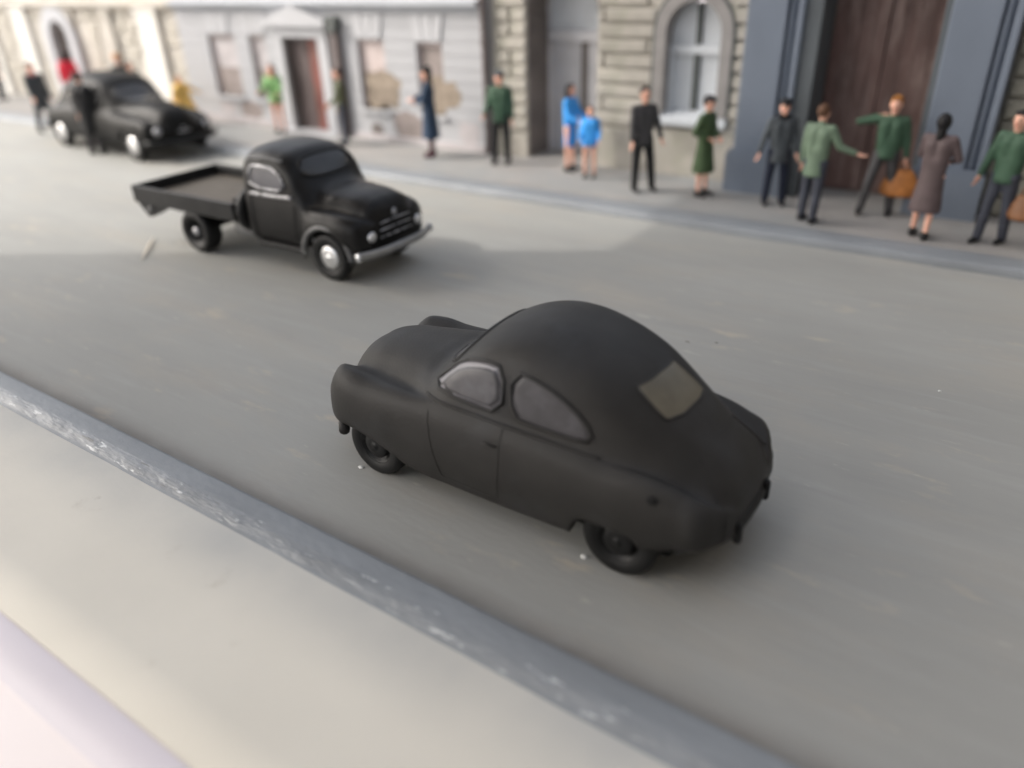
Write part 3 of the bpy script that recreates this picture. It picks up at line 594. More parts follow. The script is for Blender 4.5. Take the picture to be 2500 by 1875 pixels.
# --- black flatbed truck
t1 = thing('flatbed_truck', 'black flatbed truck with silver hubcap and an empty brown loading bed', 'truck', (-9.6, 7.78, 0), R(1.5))
S2 = {
 2.13: [(.46, .46), (.53, .52), (.55, .62), (.53, .76), (.47, .82), (.37, .84), (.32, .87), (.25, .92), (.17, .95), (.09, .965), (0, .97)],
 2.06: [(.60, .44), (.67, .52), (.68, .64), (.66, .81), (.57, .895), (.46, .905), (.42, .96), (.35, 1.03), (.23, 1.075), (.1, 1.085), (0, 1.09)],
 1.90: [(.68, .48), (.74, .55), (.76, .68), (.735, .86), (.635, .95), (.50, .95), (.455, 1.02), (.39, 1.095), (.26, 1.15), (.13, 1.165), (0, 1.17)],
 1.45: [(.71, .5), (.76, .58), (.78, .74), (.75, .90), (.66, .985), (.545, .99), (.50, 1.06), (.43, 1.15), (.28, 1.20), (.12, 1.22), (0, 1.225)],
 1.12: [(.70, .44), (.75, .55), (.77, .72), (.74, .89), (.69, .98), (.61, 1.03), (.55, 1.11), (.45, 1.20), (.3, 1.245), (.15, 1.26), (0, 1.265)],
 1.02: [(.69, .42), (.735, .55), (.745, .70), (.73, .89), (.705, 1.00), (.66, 1.10), (.61, 1.19), (.53, 1.27), (.38, 1.31), (.19, 1.33), (0, 1.335)],
 .88: [(.69, .42), (.735, .55), (.745, .70), (.735, .90), (.72, 1.05), (.70, 1.16), (.675, 1.30), (.61, 1.44), (.45, 1.52), (.23, 1.55), (0, 1.56)],
 .72: [(.69, .42), (.735, .55), (.745, .70), (.735, .90), (.72, 1.06), (.705, 1.17), (.685, 1.37), (.63, 1.54), (.47, 1.645), (.24, 1.685), (0, 1.695)],
 .45: [(.69, .42), (.735, .55), (.745, .70), (.735, .90), (.72, 1.06), (.705, 1.17), (.685, 1.40), (.635, 1.59), (.48, 1.70), (.24, 1.745), (0, 1.755)],
 .10: [(.69, .42), (.735, .55), (.745, .70), (.735, .90), (.72, 1.06), (.705, 1.17), (.685, 1.40), (.635, 1.60), (.48, 1.71), (.24, 1.75), (0, 1.76)],
 -.12: [(.69, .42), (.735, .55), (.745, .70), (.735, .90), (.72, 1.06), (.705, 1.17), (.68, 1.38), (.62, 1.56), (.46, 1.66), (.23, 1.70), (0, 1.71)],
 -.20: [(.62, .46), (.67, .56), (.68, .70), (.67, .90), (.66, 1.05), (.645, 1.15), (.62, 1.33), (.56, 1.48), (.41, 1.57), (.2, 1.61), (0, 1.62)]}
B2 = Body(S2, [(1.45, .34, .43, .76)])
B2.build('cab', M['black_gloss'], t1)
B2.patch('windshield', [(-.54, 1.36), (.54, 1.36), (.50, 1.56), (.34, 1.635), (-.34, 1.635), (-.50, 1.56)], '+x', M['dark_pane'], t1, .005, frame=M['black_gloss'], fr=.016)
for ax in ('+y', '-y'):
    B2.patch('side_window', [(.80, 1.20), (.60, 1.50), (.10, 1.52), (.02, 1.45), (.02, 1.20)], ax, M['cab_pane'], t1, .005, smooth=1, frame=M['worn_silver'], fr=.024)
    MB().tube(B2.line([(.86, 1.13), (.4, 1.115), (.0, 1.115)], ax), .028, False, 8).build('window_ledge', M['worn_silver'], t1)
    MB().tube(B2.line([(.66, 1.60), (.30, 1.625), (-.05, 1.60)], ax), .02, False, 8).build('drip_rail', M['tank_grey'], t1)
    MB().tube(B2.line([(.90, 1.02), (.86, .50), (.02, .50), (.0, 1.05)], ax), .007, False, 6).build('door_seam', M['underside'], t1)
    MB().tube(B2.line([(1.10, 1.02), (1.5, 1.03), (1.8, .98)], ax), .006, False, 6).build('bonnet_seam', M['bed_wood'], t1)
    s = 1 if ax == '+y' else -1
    MB().lathe([(.075, -.08), (.075, .03), (.06, .05), (.03, .06), (.001, .062)], 'x', (2.10, s * .50, .69), 20).build('headlight', M['chrome'], t1)
    arch = [(1.45 + .455 * math.cos(a), s * (.755 - .03 * max(0, math.cos(a))), .34 + .455 * math.sin(a)) for a in np.linspace(-.1, math.pi + .1, 22)]
    MB().tube(arch, .04, False, 8).build('arch_lip', M['tank_grey'], t1)
    MB().box(.0, .95, s * .70 - .06, s * .70 + .06, .33, .41).build('running_board', M['black_satin'], t1, .02)
MB().prism([(-.36, .60), (.36, .60), (.34, .87), (-.34, .87)], 'x', 2.09, 2.137).build('grille_recess', M['underside'], t1, .01)
for k in range(3): MB().tube([(2.14, -.34 + .01 * k, .64 + .10 * k), (2.165 - .01 * k, 0, .65 + .10 * k), (2.14, .34 - .01 * k, .64 + .10 * k)], .013, False, 6).build('grille_bar', M['worn_silver'], t1)
MB().lathe([(.05, 0), (.05, .02), (.02, .035), (.001, .035)], 'x', (2.12, 0, .935), 14).build('emblem', M['worn_silver'], t1)
pts = [(2.26 - .16 * abs(t) ** 3, .80 * t, .47) for t in np.linspace(-1, 1, 19)]
b = MB()
for a, c in zip(pts[:-1], pts[1:]):
    b.add([(a[0], a[1], .42), (c[0], c[1], .42), (c[0], c[1], .53), (a[0], a[1], .53), (a[0] - .04, a[1], .42), (c[0] - .04, c[1], .42), (c[0] - .04, c[1], .53), (a[0] - .04, a[1], .53)], [(0, 1, 2, 3), (4, 7, 6, 5), (0, 4, 5, 1), (3, 2, 6, 7)], 0, True)
mk('bumper_metal', (.36, .36, .355), .35, .15, 6, .15, 20, .5, metal=.6)
b.build('bumper', M['bumper_metal'], t1)
for s in (-1, 1): MB().add(*ellip_((2.11, s * .80, .475), .05, .03, .065), 0, True).build('bumper_end', M['chrome'], t1)
for sy in (1, -1):
    wheel(t1, 1.45, sy * .64, .345, .19, sy, M['chrome'], .50, dish=.0)
    wheel(t1, -1.40, sy * .70, .345, .30, sy, M['worn_silver'], .20, dish=.11, cap=False)
MB().box(-2.5, 1.9, -.36, -.26, .42, .56).box(-2.5, 1.9, .26, .36, .42, .56).box(-1.50, -1.40, -.6, .6, .30, .40).box(1.42, 1.48, -.55, .55, .30, .38).build('chassis', M['underside'], t1, .01)
bd = MB().box(-2.78, -.32, -.84, .84, .70, .76).build('bed_floor', M['bed_wood'], t1, .008)
for k in range(9): MB().box(-2.74, -.39, -.77 + k * .172, -.61 + k * .172, .757, .768).build('plank', M['bed_wood'], bd, .004)
MB().box(-2.78, -.32, -.84, -.78, .764, .93).box(-2.78, -.32, -.86, -.84, .66, .935).build('side_board', M['black_satin'], t1, .012)
MB().box(-2.78, -.32, .78, .84, .764, .93).box(-2.78, -.32, .84, .86, .66, .935).build('side_board', M['black_satin'], t1, .012)
MB().box(-2.83, -2.78, -.86, .86, .66, .935).build('tailboard', M['black_satin'], t1, .012)
MB().box(-.38, -.32, -.775, .775, .764, 1.0).build('headboard', M['black_satin'], t1, .012)
for s in (-1, 1):
    MB().prism([(-2.78, .66), (-2.02, .66), (-2.15, .58), (-2.35, .50), (-2.52, .44), (-2.58, .46)], 'y', s * .80 - .03, s * .80 + .03).build('mudguard', M['black_satin'], t1, .01)
    MB().lathe([(.05, 0), (.05, .03), (.02, .045), (.001, .045)], 'y', (-2.45, s * .83, .575), 14, flip=s).build('tail_lamp', M['tank_grey'], t1)
MB().lathe([(.001, 0), (.14, 0), (.155, .03), (.155, .55), (.14, .58), (.001, .58)], 'x', (-.62, -.52, .47), 20).build('fuel_tank', M['tank_grey'], t1)
sp = MB().lathe([(.18, -.07), (.30, -.08), (.335, -.04), (.335, .04), (.30, .08), (.18, .07), (.001, .05)], 'x', (-.26, -.50, .78), 28).build('spare_wheel', M['rubber'], t1)

# --- black sedan at the back
c2 = thing('sedan', 'glossy black saloon car with silver hubcaps parked at the far left kerb', 'car', (-20.0, 11.35, 0), R(-3))
c2.scale = (1.22, 1.08, 1.11)
S3 = {
 2.25: [(.35, .42), (.46, .46), (.48, .55), (.45, .64), (.4, .69), (.3, .68), (.25, .72), (.2, .78), (.14, .82), (.07, .835), (0, .84)],
 2.12: [(.66, .36), (.74, .44), (.76, .56), (.73, .70), (.63, .78), (.46, .72), (.38, .80), (.30, .90), (.2, .96), (.1, .98), (0, .98)],
 1.85: [(.76, .36), (.82, .46), (.84, .60), (.81, .78), (.70, .87), (.5, .80), (.43, .90), (.34, 1.01), (.23, 1.07), (.11, 1.09), (0, 1.09)],
 1.50: [(.78, .36), (.84, .46), (.86, .62), (.83, .81), (.73, .90), (.54, .86), (.47, .96), (.38, 1.06), (.26, 1.12), (.13, 1.14), (0, 1.14)],
 .95: [(.78, .28), (.84, .42), (.86, .62), (.83, .82), (.75, .92), (.63, .96), (.56, 1.03), (.45, 1.11), (.3, 1.155), (.15, 1.17), (0, 1.175)],
 .72: [(.78, .27), (.84, .42), (.86, .62), (.83, .83), (.77, .93), (.70, 1.0), (.65, 1.10), (.57, 1.22), (.42, 1.30), (.2, 1.34), (0, 1.345)],
 .45: [(.78, .27), (.84, .42), (.86, .62), (.83, .84), (.78, .94), (.72, 1.02), (.69, 1.19), (.63, 1.38), (.48, 1.49), (.24, 1.54), (0, 1.55)],
 .05: [(.78, .27), (.84, .42), (.86, .62), (.83, .84), (.78, .94), (.73, 1.02), (.70, 1.22), (.645, 1.44), (.5, 1.58), (.25, 1.64), (0, 1.655)],
 -.60: [(.78, .27), (.84, .42), (.86, .62), (.83, .84), (.78, .94), (.73, 1.02), (.70, 1.22), (.645, 1.44), (.5, 1.58), (.25, 1.64), (0, 1.655)],
 -1.15: [(.78, .30), (.84, .44), (.86, .62), (.83, .83), (.77, .92), (.70, .99), (.66, 1.14), (.59, 1.33), (.45, 1.46), (.22, 1.52), (0, 1.535)],
 -1.60: [(.77, .34), (.83, .46), (.85, .62), (.82, .80), (.74, .88), (.64, .91), (.57, 1.0), (.48, 1.12), (.35, 1.22), (.18, 1.27), (0, 1.28)],
 -1.95: [(.72, .36), (.78, .46), (.80, .58), (.77, .72), (.68, .79), (.56, .79), (.49, .84), (.4, .91), (.28, .96), (.14, .99), (0, 1.0)],
 -2.15: [(.40, .40), (.5, .45), (.52, .53), (.49, .60), (.42, .63), (.34, .63), (.28, .65), (.22, .67), (.15, .68), (.08, .69), (0, .69)]}
B3 = Body(S3, [(1.50, .32, .40, .62), (-1.45, .32, .40, .58)], step=.05)
B3.build('body', M['black_sedan'], c2)
MB().box(-1.9, 1.9, -.62, .62, .24, .5).build('underside', M['underside'], c2, .04)
for sx in (1.50, -1.45):
    for sy in (1, -1): wheel(c2, sx, sy * .74, .34, .19, sy, M['chrome'], .52, dish=0)
B3.patch('windshield', [(-.54, 1.12), (.54, 1.12), (.48, 1.38), (.3, 1.47), (-.3, 1.47), (-.48, 1.38)], '+x', M['dark_pane'], c2, .005, frame=M['black_satin'], fr=.02)
B3.patch('rear_window', [(-.36, 1.12), (.36, 1.12), (.30, 1.36), (-.30, 1.36)], '-x', M['dark_pane'], c2, .005)
for ax in ('+y', '-y'):
    B3.patch('side_window', [(.52, 1.08), (.34, 1.36), (-.16, 1.42), (-.16, 1.08)], ax, M['dark_pane'], c2, .005, smooth=1, frame=M['black_satin'], fr=.018)
    B3.patch('side_window', [(-.26, 1.08), (-.26, 1.42), (-.80, 1.40), (-1.08, 1.22), (-1.12, 1.08)], ax, M['dark_pane'], c2, .005, smooth=1, frame=M['black_satin'], fr=.018)
    s = 1 if ax == '+y' else -1
    MB().lathe([(.10, -.06), (.10, .04), (.075, .08), (.001, .10)], 'x', (2.14, s * .57, .64), 20).build('headlight', M['worn_silver'], c2)
    MB().tube(B3.line([(.62, .90), (.58, .34), (-.2, .34), (-.22, 1.0)], ax), .006, False, 6).build('door_seam', M['underside'], c2)
bumper(2.32, .42, .88, .25, .06, 1).build('bumper', M['black_satin'], c2); bumper(-2.25, .42, .84, .25, .06, -1).build('bumper', M['black_satin'], c2)
for k in range(3): MB().tube([(2.2 - .03 * k, -.26, .60 + .07 * k), (2.30 - .045 * k, 0, .60 + .07 * k), (2.2 - .03 * k, .26, .60 + .07 * k)], .016, False, 6).build('grille_bar', M['worn_silver'], c2)

# ------------------------------------------------------------------ people
def rcone(p0, r0, p1, r1, sq=None, n=12, k=4):
    p0, p1 = Vector(p0), Vector(p1); d = p1 - p0; L = d.length
    d = d / L if L > 1e-6 else Vector((0, 0, 1))
    u = d.cross(Vector((0, 1, 0))); u = u.normalized() if u.length > .05 else Vector((1, 0, 0)); v = d.cross(u)
    vs = []; rings = [(p0 - d * r0, 0)]
    for i in range(1, k + 1): a = math.pi / 2 * i / k; rings.append((p0 - d * r0 * math.cos(a), r0 * math.sin(a)))
    for i in range(k): a = math.pi / 2 * i / k; rings.append((p1 + d * r1 * math.sin(a), r1 * math.cos(a)))
    rings.append((p1 + d * r1, 0)); fs = []
    vs.append(tuple(rings[0][0])); m = len(rings)
    for c, r in rings[1:-1]: vs += [tuple(c + (u * math.cos(2 * math.pi * i / n) + v * math.sin(2 * math.pi * i / n)) * r) for i in range(n)]
    vs.append(tuple(rings[-1][0])); e = len(vs) - 1
    fs += [(0, 1 + (i + 1) % n, 1 + i) for i in range(n)]
    for j in range(m - 3):
        a = 1 + j * n
        fs += [(a + i, a + (i + 1) % n, a + n + (i + 1) % n, a + n + i) for i in range(n)]
    a = 1 + (m - 3) * n
    fs += [(a + i, a + (i + 1) % n, e) for i in range(n)]
    return vs, fs
def ellip(c, rx, ry, rz, n=16, k=10):
    vs, fs = rcone((0, 0, 0), 1, (0, 0, 1e-4), 1, n=n, k=k // 2)
    return [(c[0] + x * rx, c[1] + y * ry, c[2] + z * rz) for x, y, z in vs], fs
def skirt(levels, n=20):   # (z, rx, ry, cy): closed solid of revolution-like rings
    vs = []; fs = []
    for z, rx, ry, cy in levels: vs += [(rx * math.cos(2 * math.pi * i / n), cy + ry * math.sin(2 * math.pi * i / n), z) for i in range(n)]
    for j in range(len(levels) - 1): fs += [(j * n + i, j * n + (i + 1) % n, (j + 1) * n + (i + 1) % n, (j + 1) * n + i) for i in range(n)]
    fs += [tuple(range(n))[::-1], tuple(range((len(levels) - 1) * n, len(levels) * n))]
    return vs, fs
PENDING = []
def lump(name, m, parent, shapes, vox):
    mb = MB()
    for vs, fs in shapes: mb.add(vs, fs, 0, True)
    me = mb.mesh(name, m); o = link(name, me, parent)
    md = o.modifiers.new('r', 'REMESH'); md.mode = 'VOXEL'; md.voxel_size = vox; md.use_smooth_shade = True
    s = o.modifiers.new('s', 'SMOOTH'); s.factor = .5; s.iterations = 3
    PENDING.append(o); return o
def vec(side, a, f): a, f = R(a), R(f); return Vector((side * math.sin(a), -math.sin(f) * math.cos(a), -math.cos(f) * math.cos(a)))
def person(label, loc, turn, h=1.75, armL=(8, 0, 4, 12), armR=(8, 0, 4, 12), legL=(3, 0, 2, 0), legR=(3, 0, 2, 0), top=('c_green', .82, .0), bottom=('trousers', 'c_black'),
           shoes='c_black', hair=('short', 'h_dark'), hat=None, scarf=None, lean=0, head_turn=0, group='painted miniature people along the street', legs_mat=None, fat=1.0):
    """local frame: faces -y, x = its own left hand side is +x"""
    p = Vector(loc); d = -p; rz = math.atan2(d.x, -d.y) + R(turn)
    root = thing('person', label, 'person', loc, rz, group, h / 1.75)
    J = {}
    for s, lg in ((1, legL), (-1, legR)):
        hp = Vector((s * .088, 0, .90)); kn = hp + vec(s, lg[0], lg[1]) * .42; an = kn + vec(s, lg[2], lg[3]) * .42
        J[s] = [hp, kn, an]
    low = min(J[1][2].z, J[-1][2].z) - .075; off = Vector((0, 0, -low))
    for s in (1, -1): J[s] = [q + off for q in J[s]]
    B = Vector((0, math.sin(R(lean)) * -1, math.cos(R(lean))))
    pel = Vector((0, 0, .93)) + off; ch = pel + B * .38; nk = pel + B * .53; hd = nk + B * .155 + Vector((0, -.015, 0))
    A = {}
    for s, ar in ((1, armL), (-1, armR)):
        sh = pel + B * .47 + Vector((s * .175, 0, 0)); el = sh + vec(s, ar[0], ar[1]) * .285; wr = el + vec(s, ar[2], ar[3]) * .25
        A[s] = [sh, el, wr]
    body = []; X = Vector((1, 0, 0))
    for s in (1, -1):
        hp, kn, an = J[s]; sh, el, wr = A[s]
        body += [rcone(hp, .085, kn, .055), rcone(kn, .055, an + Vector((0, 0, .04)), .036), rcone(an + Vector((0, .02, -.03)), .038, an + Vector((0, -.13, -.045)), .03)]
        body += [rcone(sh, .055, el, .042), rcone(el, .042, wr, .03), rcone(ch + X * s * .07, .10 * fat, pel + X * s * .06, .095 * fat), rcone(ch + X * s * .06 + B * .06, .085, sh, .05)]
        dv = (wr - el).normalized(); wv = Vector((0, -1, 0)) - dv * Vector((0, -1, 0)).dot(dv)
        wv = wv.normalized() if wv.length > .2 else (Vector((0, 0, 1)) - dv * dv.z).normalized()
        nv = dv.cross(wv) * -s
        for q in (-1, 1): body.append(rcone(wr + dv * .01 + wv * q * .014, .022, wr + dv * .075 + wv * q * .024, .02))
        for q in range(4):
            b0 = wr + dv * .08 + wv * (q - 1.5) * -.022; ln = (.075, .085, .08, .06)[q]
            k1 = b0 + dv * ln * .55 + nv * .006; k2 = k1 + dv * ln * .4 + nv * .022
            body += [rcone(b0, .0125, k1, .0115, n=8, k=2), rcone(k1, .0115, k2, .010, n=8, k=2)]
        t0 = wr + dv * .03 + wv * .025; body += [rcone(t0, .015, t0 + dv * .045 + wv * .035 + nv * .01, .0125, n=8, k=2)]
    body += [rcone(nk - B * .04, .055, hd - B * .05, .05), ellip(hd, .078, .095, .108), rcone(hd + Vector((0, -.03, -.06)), .055, hd + Vector((0, -.055, -.085)), .035),
             rcone(hd + Vector((0, -.088, .02)), .010, hd + Vector((0, -.105, -.018)), .017, n=8, k=3)]
    for s in (1, -1): body.append(ellip(hd + Vector((s * .08, .005, -.005)), .012, .022, .03, 8, 6))
    lump('body', M['skin'], root, body, .0125)
    for s in (1, -1): MB().add(*ellip(hd + Vector((s * .03, -.084, .018)), .012, .010, .009, 8, 6), 0, True).build('eye', M['eye_dark'], root)
    MB().add(*ellip(hd + Vector((0, -.09, -.055)), .022, .010, .008, 8, 6), 0, True).build('mouth', M['lip'], root)
    # upper garment
    tm, hem, fl = top; shp = []
    for s in (1, -1):
        sh, el, wr = A[s]
        shp += [rcone(sh, .068, el, .056), rcone(el, .056, el.lerp(wr, .95), .044), rcone(ch + X * s * .075, .118 * fat, pel + X * s * .06 + Vector((0, 0, .02)), .108 * fat), rcone(ch + X * s * .06 + B * .06, .095, sh, .066)]
    zt = pel.z + .08; hz = hem * 1.0 + off.z; hm = 1 + fl
    shp.append(skirt([(hz, .165 * hm * fat, .128 * hm * fat, 0), (hz + .03, .17 * hm * fat, .135 * hm * fat, 0), ((hz + zt) / 2, .165 * (1 + fl * .45) * fat, .13 * (1 + fl * .45) * fat, 0), (zt, .16 * fat, .118 * fat, 0), (zt + .14, .15 * fat, .11 * fat, -math.sin(R(lean)) * .2)]))
    shp.append(rcone(nk - B * .03, .066, nk + B * .015, .058))
    lump('coat' if hem < .7 else 'jacket', M[tm], root, shp, .018)
    if bottom and bottom[0] == 'trousers':
        shp = [rcone(J[1][0], .105, J[-1][0], .105)]
        for s in (1, -1):
            hp, kn, an = J[s]; shp += [rcone(hp, .10, kn, .074), rcone(kn, .074, an + Vector((0, 0, -.02)), .062)]
        lump('trousers', M[bottom[1]], root, shp, .018)
    elif bottom and bottom[0] == 'shorts':
        shp = [rcone(J[1][0], .105, J[-1][0], .105)] + [rcone(J[s][0], .105, J[s][0].lerp(J[s][1], .7), .095) for s in (1, -1)]
        lump('shorts', M[bottom[1]], root, shp, .018)
    elif bottom and bottom[0] == 'stockings':
        lump('stockings', M[bottom[1]], root, [x for s in (1, -1) for x in (rcone(J[s][0], .092, J[s][1], .063), rcone(J[s][1], .063, J[s][2], .045))], .018)
    for s in (1, -1):
        an = J[s][2]; lump('shoe', M[shoes], root, [rcone(an + Vector((0, .035, -.028)), .048, an + Vector((0, -.15, -.042)), .036), rcone(an + Vector((0, .02, .01)), .046, an + Vector((0, .03, -.03)), .05)], .015)
    hs, hm_ = hair; hh = []
    if hs == 'scarf': hh = [ellip(hd + Vector((0, .022, .012)), .098, .112, .122), rcone(hd + Vector((0, .04, -.07)), .07, nk + Vector((0, .05, -.02)), .06)]
    else:
        hh = [ellip(hd + Vector((0, .03, .035)), .09, .098, .10)]
        if hs in ('long', 'bob'): hh += [rcone(hd + Vector((s * .045, .05, .02)), .065, hd + Vector((s * .05, .055, -.12 if hs == 'bob' else -.2)), .055) for s in (1, -1)]
        if hs == 'quiff': hh.append(rcone(hd + Vector((-.03, -.05, .095)), .035, hd + Vector((.04, -.04, .10)), .035))
        if hs == 'bun': hh.append(ellip(hd + Vector((0, .12, .05)), .05, .05, .05))
    lump('headscarf' if hs == 'scarf' else 'hair', M[hm_], root, hh, .012)
    if hat:
        k, hmat = hat; c = hd + Vector((0, .0, .065))
        if k == 'cap': lump('cap', M[hmat], root, [ellip(c + Vector((0, .015, .025)), .105, .112, .058), rcone(c + Vector((-.04, -.08, .0)), .022, c + Vector((.04, -.08, .0)), .022), rcone(c + Vector((-.02, -.11, -.01)), .018, c + Vector((.02, -.11, -.01)), .018)], .012)
        else: lump('hat', M[hmat], root, [skirt([(c.z, .155, .165, c.y), (c.z + .022, .155, .165, c.y)]), skirt([(c.z, .098, .108, c.y + .01), (c.z + .10, .08, .09, c.y + .01)])], .012)
    if scarf: lump('scarf', M[scarf], root, [rcone(nk + Vector((-.045, -.02, .01)), .062, nk + Vector((.045, -.02, .01)), .062)], .014)
    root['hands'] = 0
    mw = Matrix.Translation(p) @ Matrix.Rotation(rz, 4, 'Z') @ Matrix.Scale(h / 1.75, 4)
    return root, {s: mw @ A[s][2] for s in (1, -1)}, rz
Z = .122
person('dark brown coated person cut by the left picture edge beside the cream building', (-31.75, 13.75, Z), -50, 1.7, top=('c_brown', .8, .05), bottom=('trousers', 'c_darkgrey'))
person('walking person in dark grey with a pink scarf stepping off the far left kerb', (-24.1, 11.35, 0), 20, 1.95, legL=(3, 22, 2, 8), legR=(3, -12, 2, -26), top=('c_darkgrey', .62, .1), bottom=('trousers', 'c_darkgrey'), scarf='c_pinkcloth', hair=('short', 'h_dark'), armR=(10, 20, 4, 40))
person('person in a bright red coat on the pavement behind the black saloon', (-26.45, 13.6, Z), 170, 1.8, top=('c_red', .55, .0), bottom=('trousers', 'c_darkgrey'), hair=('bob', 'h_dark'), armL=(14, 0, 8, 20), armR=(14, 0, 8, 20), fat=1.15)
person('dark overcoated person standing against the near side of the black saloon', (-19.98, 10.42, 0), 150, 1.95, top=('c_black', .45, .06), bottom=('trousers', 'c_charcoal'), hair=('short', 'h_dark'), fat=1.1)
person('person in a tan hat behind the black saloon', (-22.75, 13.15, Z), 30, 1.85, top=('c_charcoal', .7, .1), hat=('hat', 'c_tan'), hair=('short', 'h_blond'))
person('dark haired person behind the roof of the black saloon', (-22.1, 13.1, Z), 20, 1.70, top=('c_darkgrey', .8, .0), hair=('short', 'h_black'))
person('small person in a flared yellow coat behind the bonnet of the black saloon', (-20.5, 13.5, Z), 10, 1.35, top=('c_yellow', .35, .8), bottom=None, armL=(50, 10, 60, 0), armR=(25, 10, 20, 20), hair=('bob', 'h_blond'), fat=1.7)
person('bare legged person in a lime green top just left of the pedimented door', (-17.1, 13.95, Z), -25, 1.72, top=('c_lime', .80, .03), bottom=None, scarf='c_tan', hair=('bob', 'h_brown'), legL=(5, 6, 1, -4), legR=(5, -6, 1, -10), armL=(10, 25, 0, 70), armR=(12, 30, 0, 80), fat=1.1)
person('person in an olive jacket standing side on before the dark drainpipe', (-14.45, 13.72, Z), -85, 1.76, top=('c_olive', .80, .02), bottom=('trousers', 'c_slate'), hair=('short', 'h_dark'), armL=(4, 20, 0, 50))
person('woman in a long navy coat with black hair holding her arms before her', (-11.62, 13.65, Z), -95, 1.90, top=('c_navy', .36, .35), bottom=('stockings', 'c_wine'), shoes='c_wine', hair=('long', 'h_black'), hat=('cap', 'h_black'), armL=(14, 20, -50, 70), armR=(14, 28, -45, 85), fat=1.05)
person('man in a dark green jumper and grey cap beside the thin drainpipe', (-9.79, 13.80, Z), -15, 1.88, top=('c_green', .80, .0), bottom=('trousers', 'c_black'), hair=('short', 'h_dark'), hat=('cap', 'c_greygreen'), armR=(14, 10, 4, 55), armL=(8, -5, 4, 10), legL=(4, 0, 2, 0), legR=(6, 0, 3, 0))
person('woman in a bright blue dress at the white double door', (-8.16, 13.94, Z), 60, 1.70, top=('c_bluebright', .50, -.05), bottom=None, hair=('bob', 'h_black'), armL=(8, 20, 0, 60), armR=(6, 15, 0, 70))
person('child in a bright blue top with bare legs beside the woman in blue', (-7.52, 13.62, Z), -10, 1.36, top=('c_bluebright', .80, .1), bottom=None, hair=('short', 'h_brown'), legL=(4, 2, 0, -2), legR=(4, 2, 0, -2), armL=(12, 10, 4, 50), armR=(10, 10, 0, 50), fat=1.25)
person('man in a charcoal jacket and black trousers between the door and the arched window', (-6.18, 13.18, Z), 25, 1.84, top=('c_charcoal', .78, .02), bottom=('trousers', 'c_black'), hair=('short', 'h_dark'), legL=(9, 5, 6, 0), legR=(3, 0, 2, 0), armL=(18, 0, 16, 5), armR=(10, 10, 8, 20))
person('woman in a green coat seen side on under the arched window', (-5.07, 13.40, Z), 60, 1.72, top=('c_coatgreen', .42, .45), bottom=None, hair=('short', 'h_dark'), hat=('cap', 'c_charcoal'), armR=(26, -12, -35, 62), armL=(16, 5, -40, 65))
person('man in a grey coat with black cap and black scarf left of the brown gate', (-3.77, 13.44, Z), 10, 1.74, top=('c_greygreen', .72, .05), bottom=('trousers', 'c_nightblue'), hair=('short', 'h_black'), hat=('cap', 'c_black'), scarf='c_black', armR=(18, 0, 14, 5), armL=(14, 0, 6, 20), legL=(5, 0, 3, 0), legR=(5, 0, 3, 0))
person('man in a pale green jacket seen from behind gesturing with his right arm', (-2.98, 12.73, Z), 155, 1.82, top=('c_lightgreen', .70, .06), bottom=('trousers', 'c_slate'), hair=('short', 'h_brown'), armR=(28, 10, 62, 50), armL=(8, 0, 4, 10), legL=(3, 4, 2, 0), legR=(2, -4, 1, -6))
_, hands, rzg = person('ginger haired man in a green jumper with his elbow raised before the brown gate', (-2.14, 13.70, Z), -5, 1.86, top=('c_green', .84, .0), bottom=('trousers', 'c_charcoal'), hair=('quiff', 'h_ginger'), armR=(80, 5, -112, 30), armL=(14, -5, 6, 5), legL=(8, 0, 5, 0), legR=(10, 18, 8, 4))
person('woman in a mauve brown coat and black headscarf seen from behind near the kerb', (-1.32, 12.73, Z), 165, 1.80, top=('c_mauve', .38, .30), bottom=None, hair=('scarf', 'h_black'), armL=(14, 25, -20, 85), armR=(22, 10, -30, 70), legL=(2, 6, 1, 0), legR=(2, -6, 1, -8))
_, hands2, rzr = person('dark haired man in a green jumper and slate trousers at the right picture edge', (-.41, 12.93, Z), -25, 1.88, top=('c_green', .82, .0), bottom=('trousers', 'c_slate'), hair=('quiff', 'h_black'), armR=(14, 10, 8, 15), armL=(20, -5, 10, 10), legL=(2, -6, 1, -10), legR=(3, 8, 2, 2))
dg = C.evaluated_depsgraph_get(); dg.update()
for o in PENDING:
    me = D.meshes.new_from_object(o.evaluated_get(dg), depsgraph=dg); old = o.data; o.modifiers.clear(); mt = old.materials[0]; o.data = me; me.name = o.name
    if not me.materials: me.materials.append(mt)
    D.meshes.remove(old)
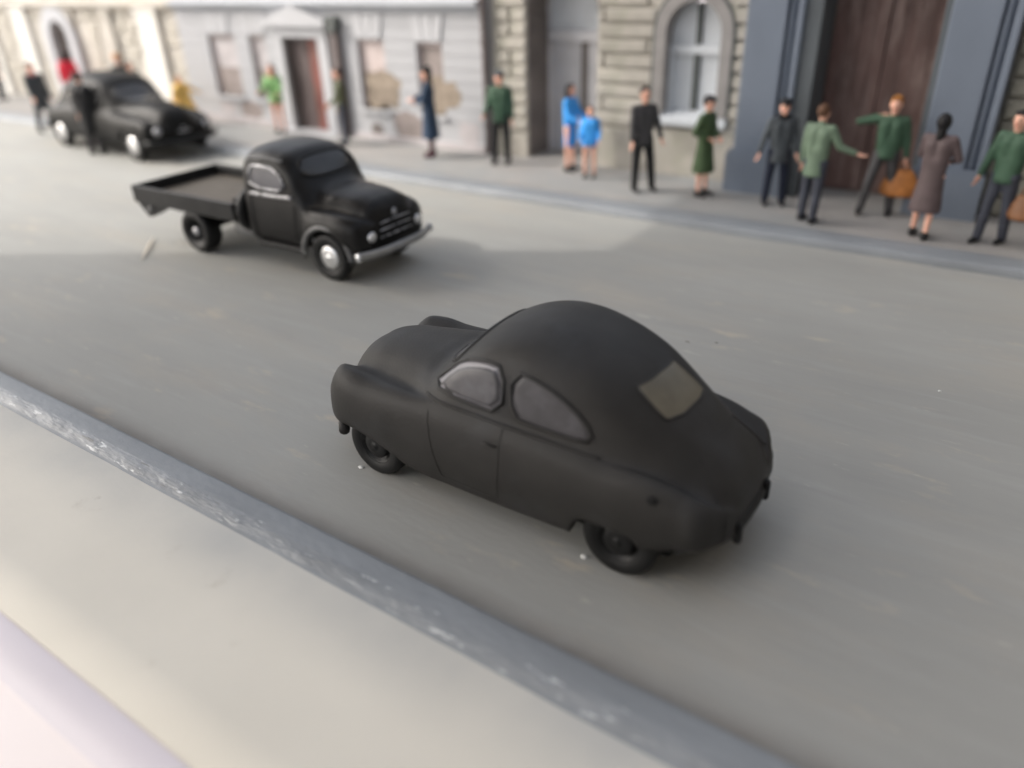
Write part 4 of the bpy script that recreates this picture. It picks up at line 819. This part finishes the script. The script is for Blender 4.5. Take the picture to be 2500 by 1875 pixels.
def bag(label, hand, rz, m, wd, ht, dp_):
    t = thing('bag', label, 'bag', (hand.x, hand.y, hand.z - .09 - ht - .1), rz)
    pr = []
    for i in range(9):
        u = i / 8; k = math.sin(math.pi * min(u * .55 + .12, 1)) ; pr.append((ht * u, wd / 2 * (1 - .55 * u ** 2.2) * (0.88 if i == 0 else 1), dp_ / 2 * (1 - .8 * u ** 1.5), 0))
    vs, fs = skirt(pr, 24); MB().add(vs, fs, 0, True).build('bag_body', m, t)
    MB().tube([(-wd * .16, 0, ht - .02), (-wd * .13, 0, ht + .07), (0, 0, ht + .11), (wd * .13, 0, ht + .07), (wd * .16, 0, ht - .02)], .014, False, 8).build('handle', m, t)
bag('orange brown leather bag held by the ginger haired man', hands[1], rzg, M['bag_leather'], .60, .42, .28)
bag('brown leather bag at the right picture edge', hands2[1], rzr, M['bag_brown'], .36, .34, .22)

# ------------------------------------------------------------------ small things on the road
def dab(name, label, cat, x, y, r, m, seed, hgt=.5, group=None):
    vs, fs = ellip((0, 0, 0), r, r * .7, r * hgt, 12, 8); f = vnoise(seed)
    vs = [(a * (1 + .2 * f(b_ * 30 / r * .05, c, 3)), b_ * (1 + .2 * f(a, c, 40)), max(c, -.001)) for a, b_, c in vs]
    o = MB().add(vs, fs, 0, True).build(name, m, None, loc=(x, y, .001)); tag(o, label, cat, group); return o
dab('glue_blob', 'small pale glue blob under the front wheel of the grey coupe', 'glue blob', -4.45, 3.885, .03, M['glue'], 3)
dab('glue_blob', 'small pale glue blob under the rear wheel of the grey coupe', 'glue blob', -2.15, 3.93, .034, M['glue'], 4)
dab('paint_speck', 'tiny pale speck on the open road right of the grey coupe', 'speck', -.305, 8.04, .02, M['glue'], 5)
for k, (x, y, l) in enumerate(((-2.95, 7.80, 'longer dark flake on the road behind the roof of the grey coupe'), (-2.64, 7.945, 'short dark flake on the road right of the longer dark flake'))):
    a = MB().tube([(-.035, 0, .003), (-.01, .008, .005), (.03 - .02 * k, -.004, .003)], [.002, .004, .002], False, 6).build('dark_flake', M['fleck'], None, loc=(x, y, 0)); tag(a, l, 'flake')
o = MB().tube([(.42, -.38, .014), (.12, -.10, .03), (-.14, .13, .034), (-.44, .40, .03)], [.006, .015, .017, .007], False, 6).build('wood_splinter', M['splinter'], None, loc=(-11.87, 6.55, 0)); tag(o, 'thin pale wood splinter lying on the road behind the truck', 'splinter')
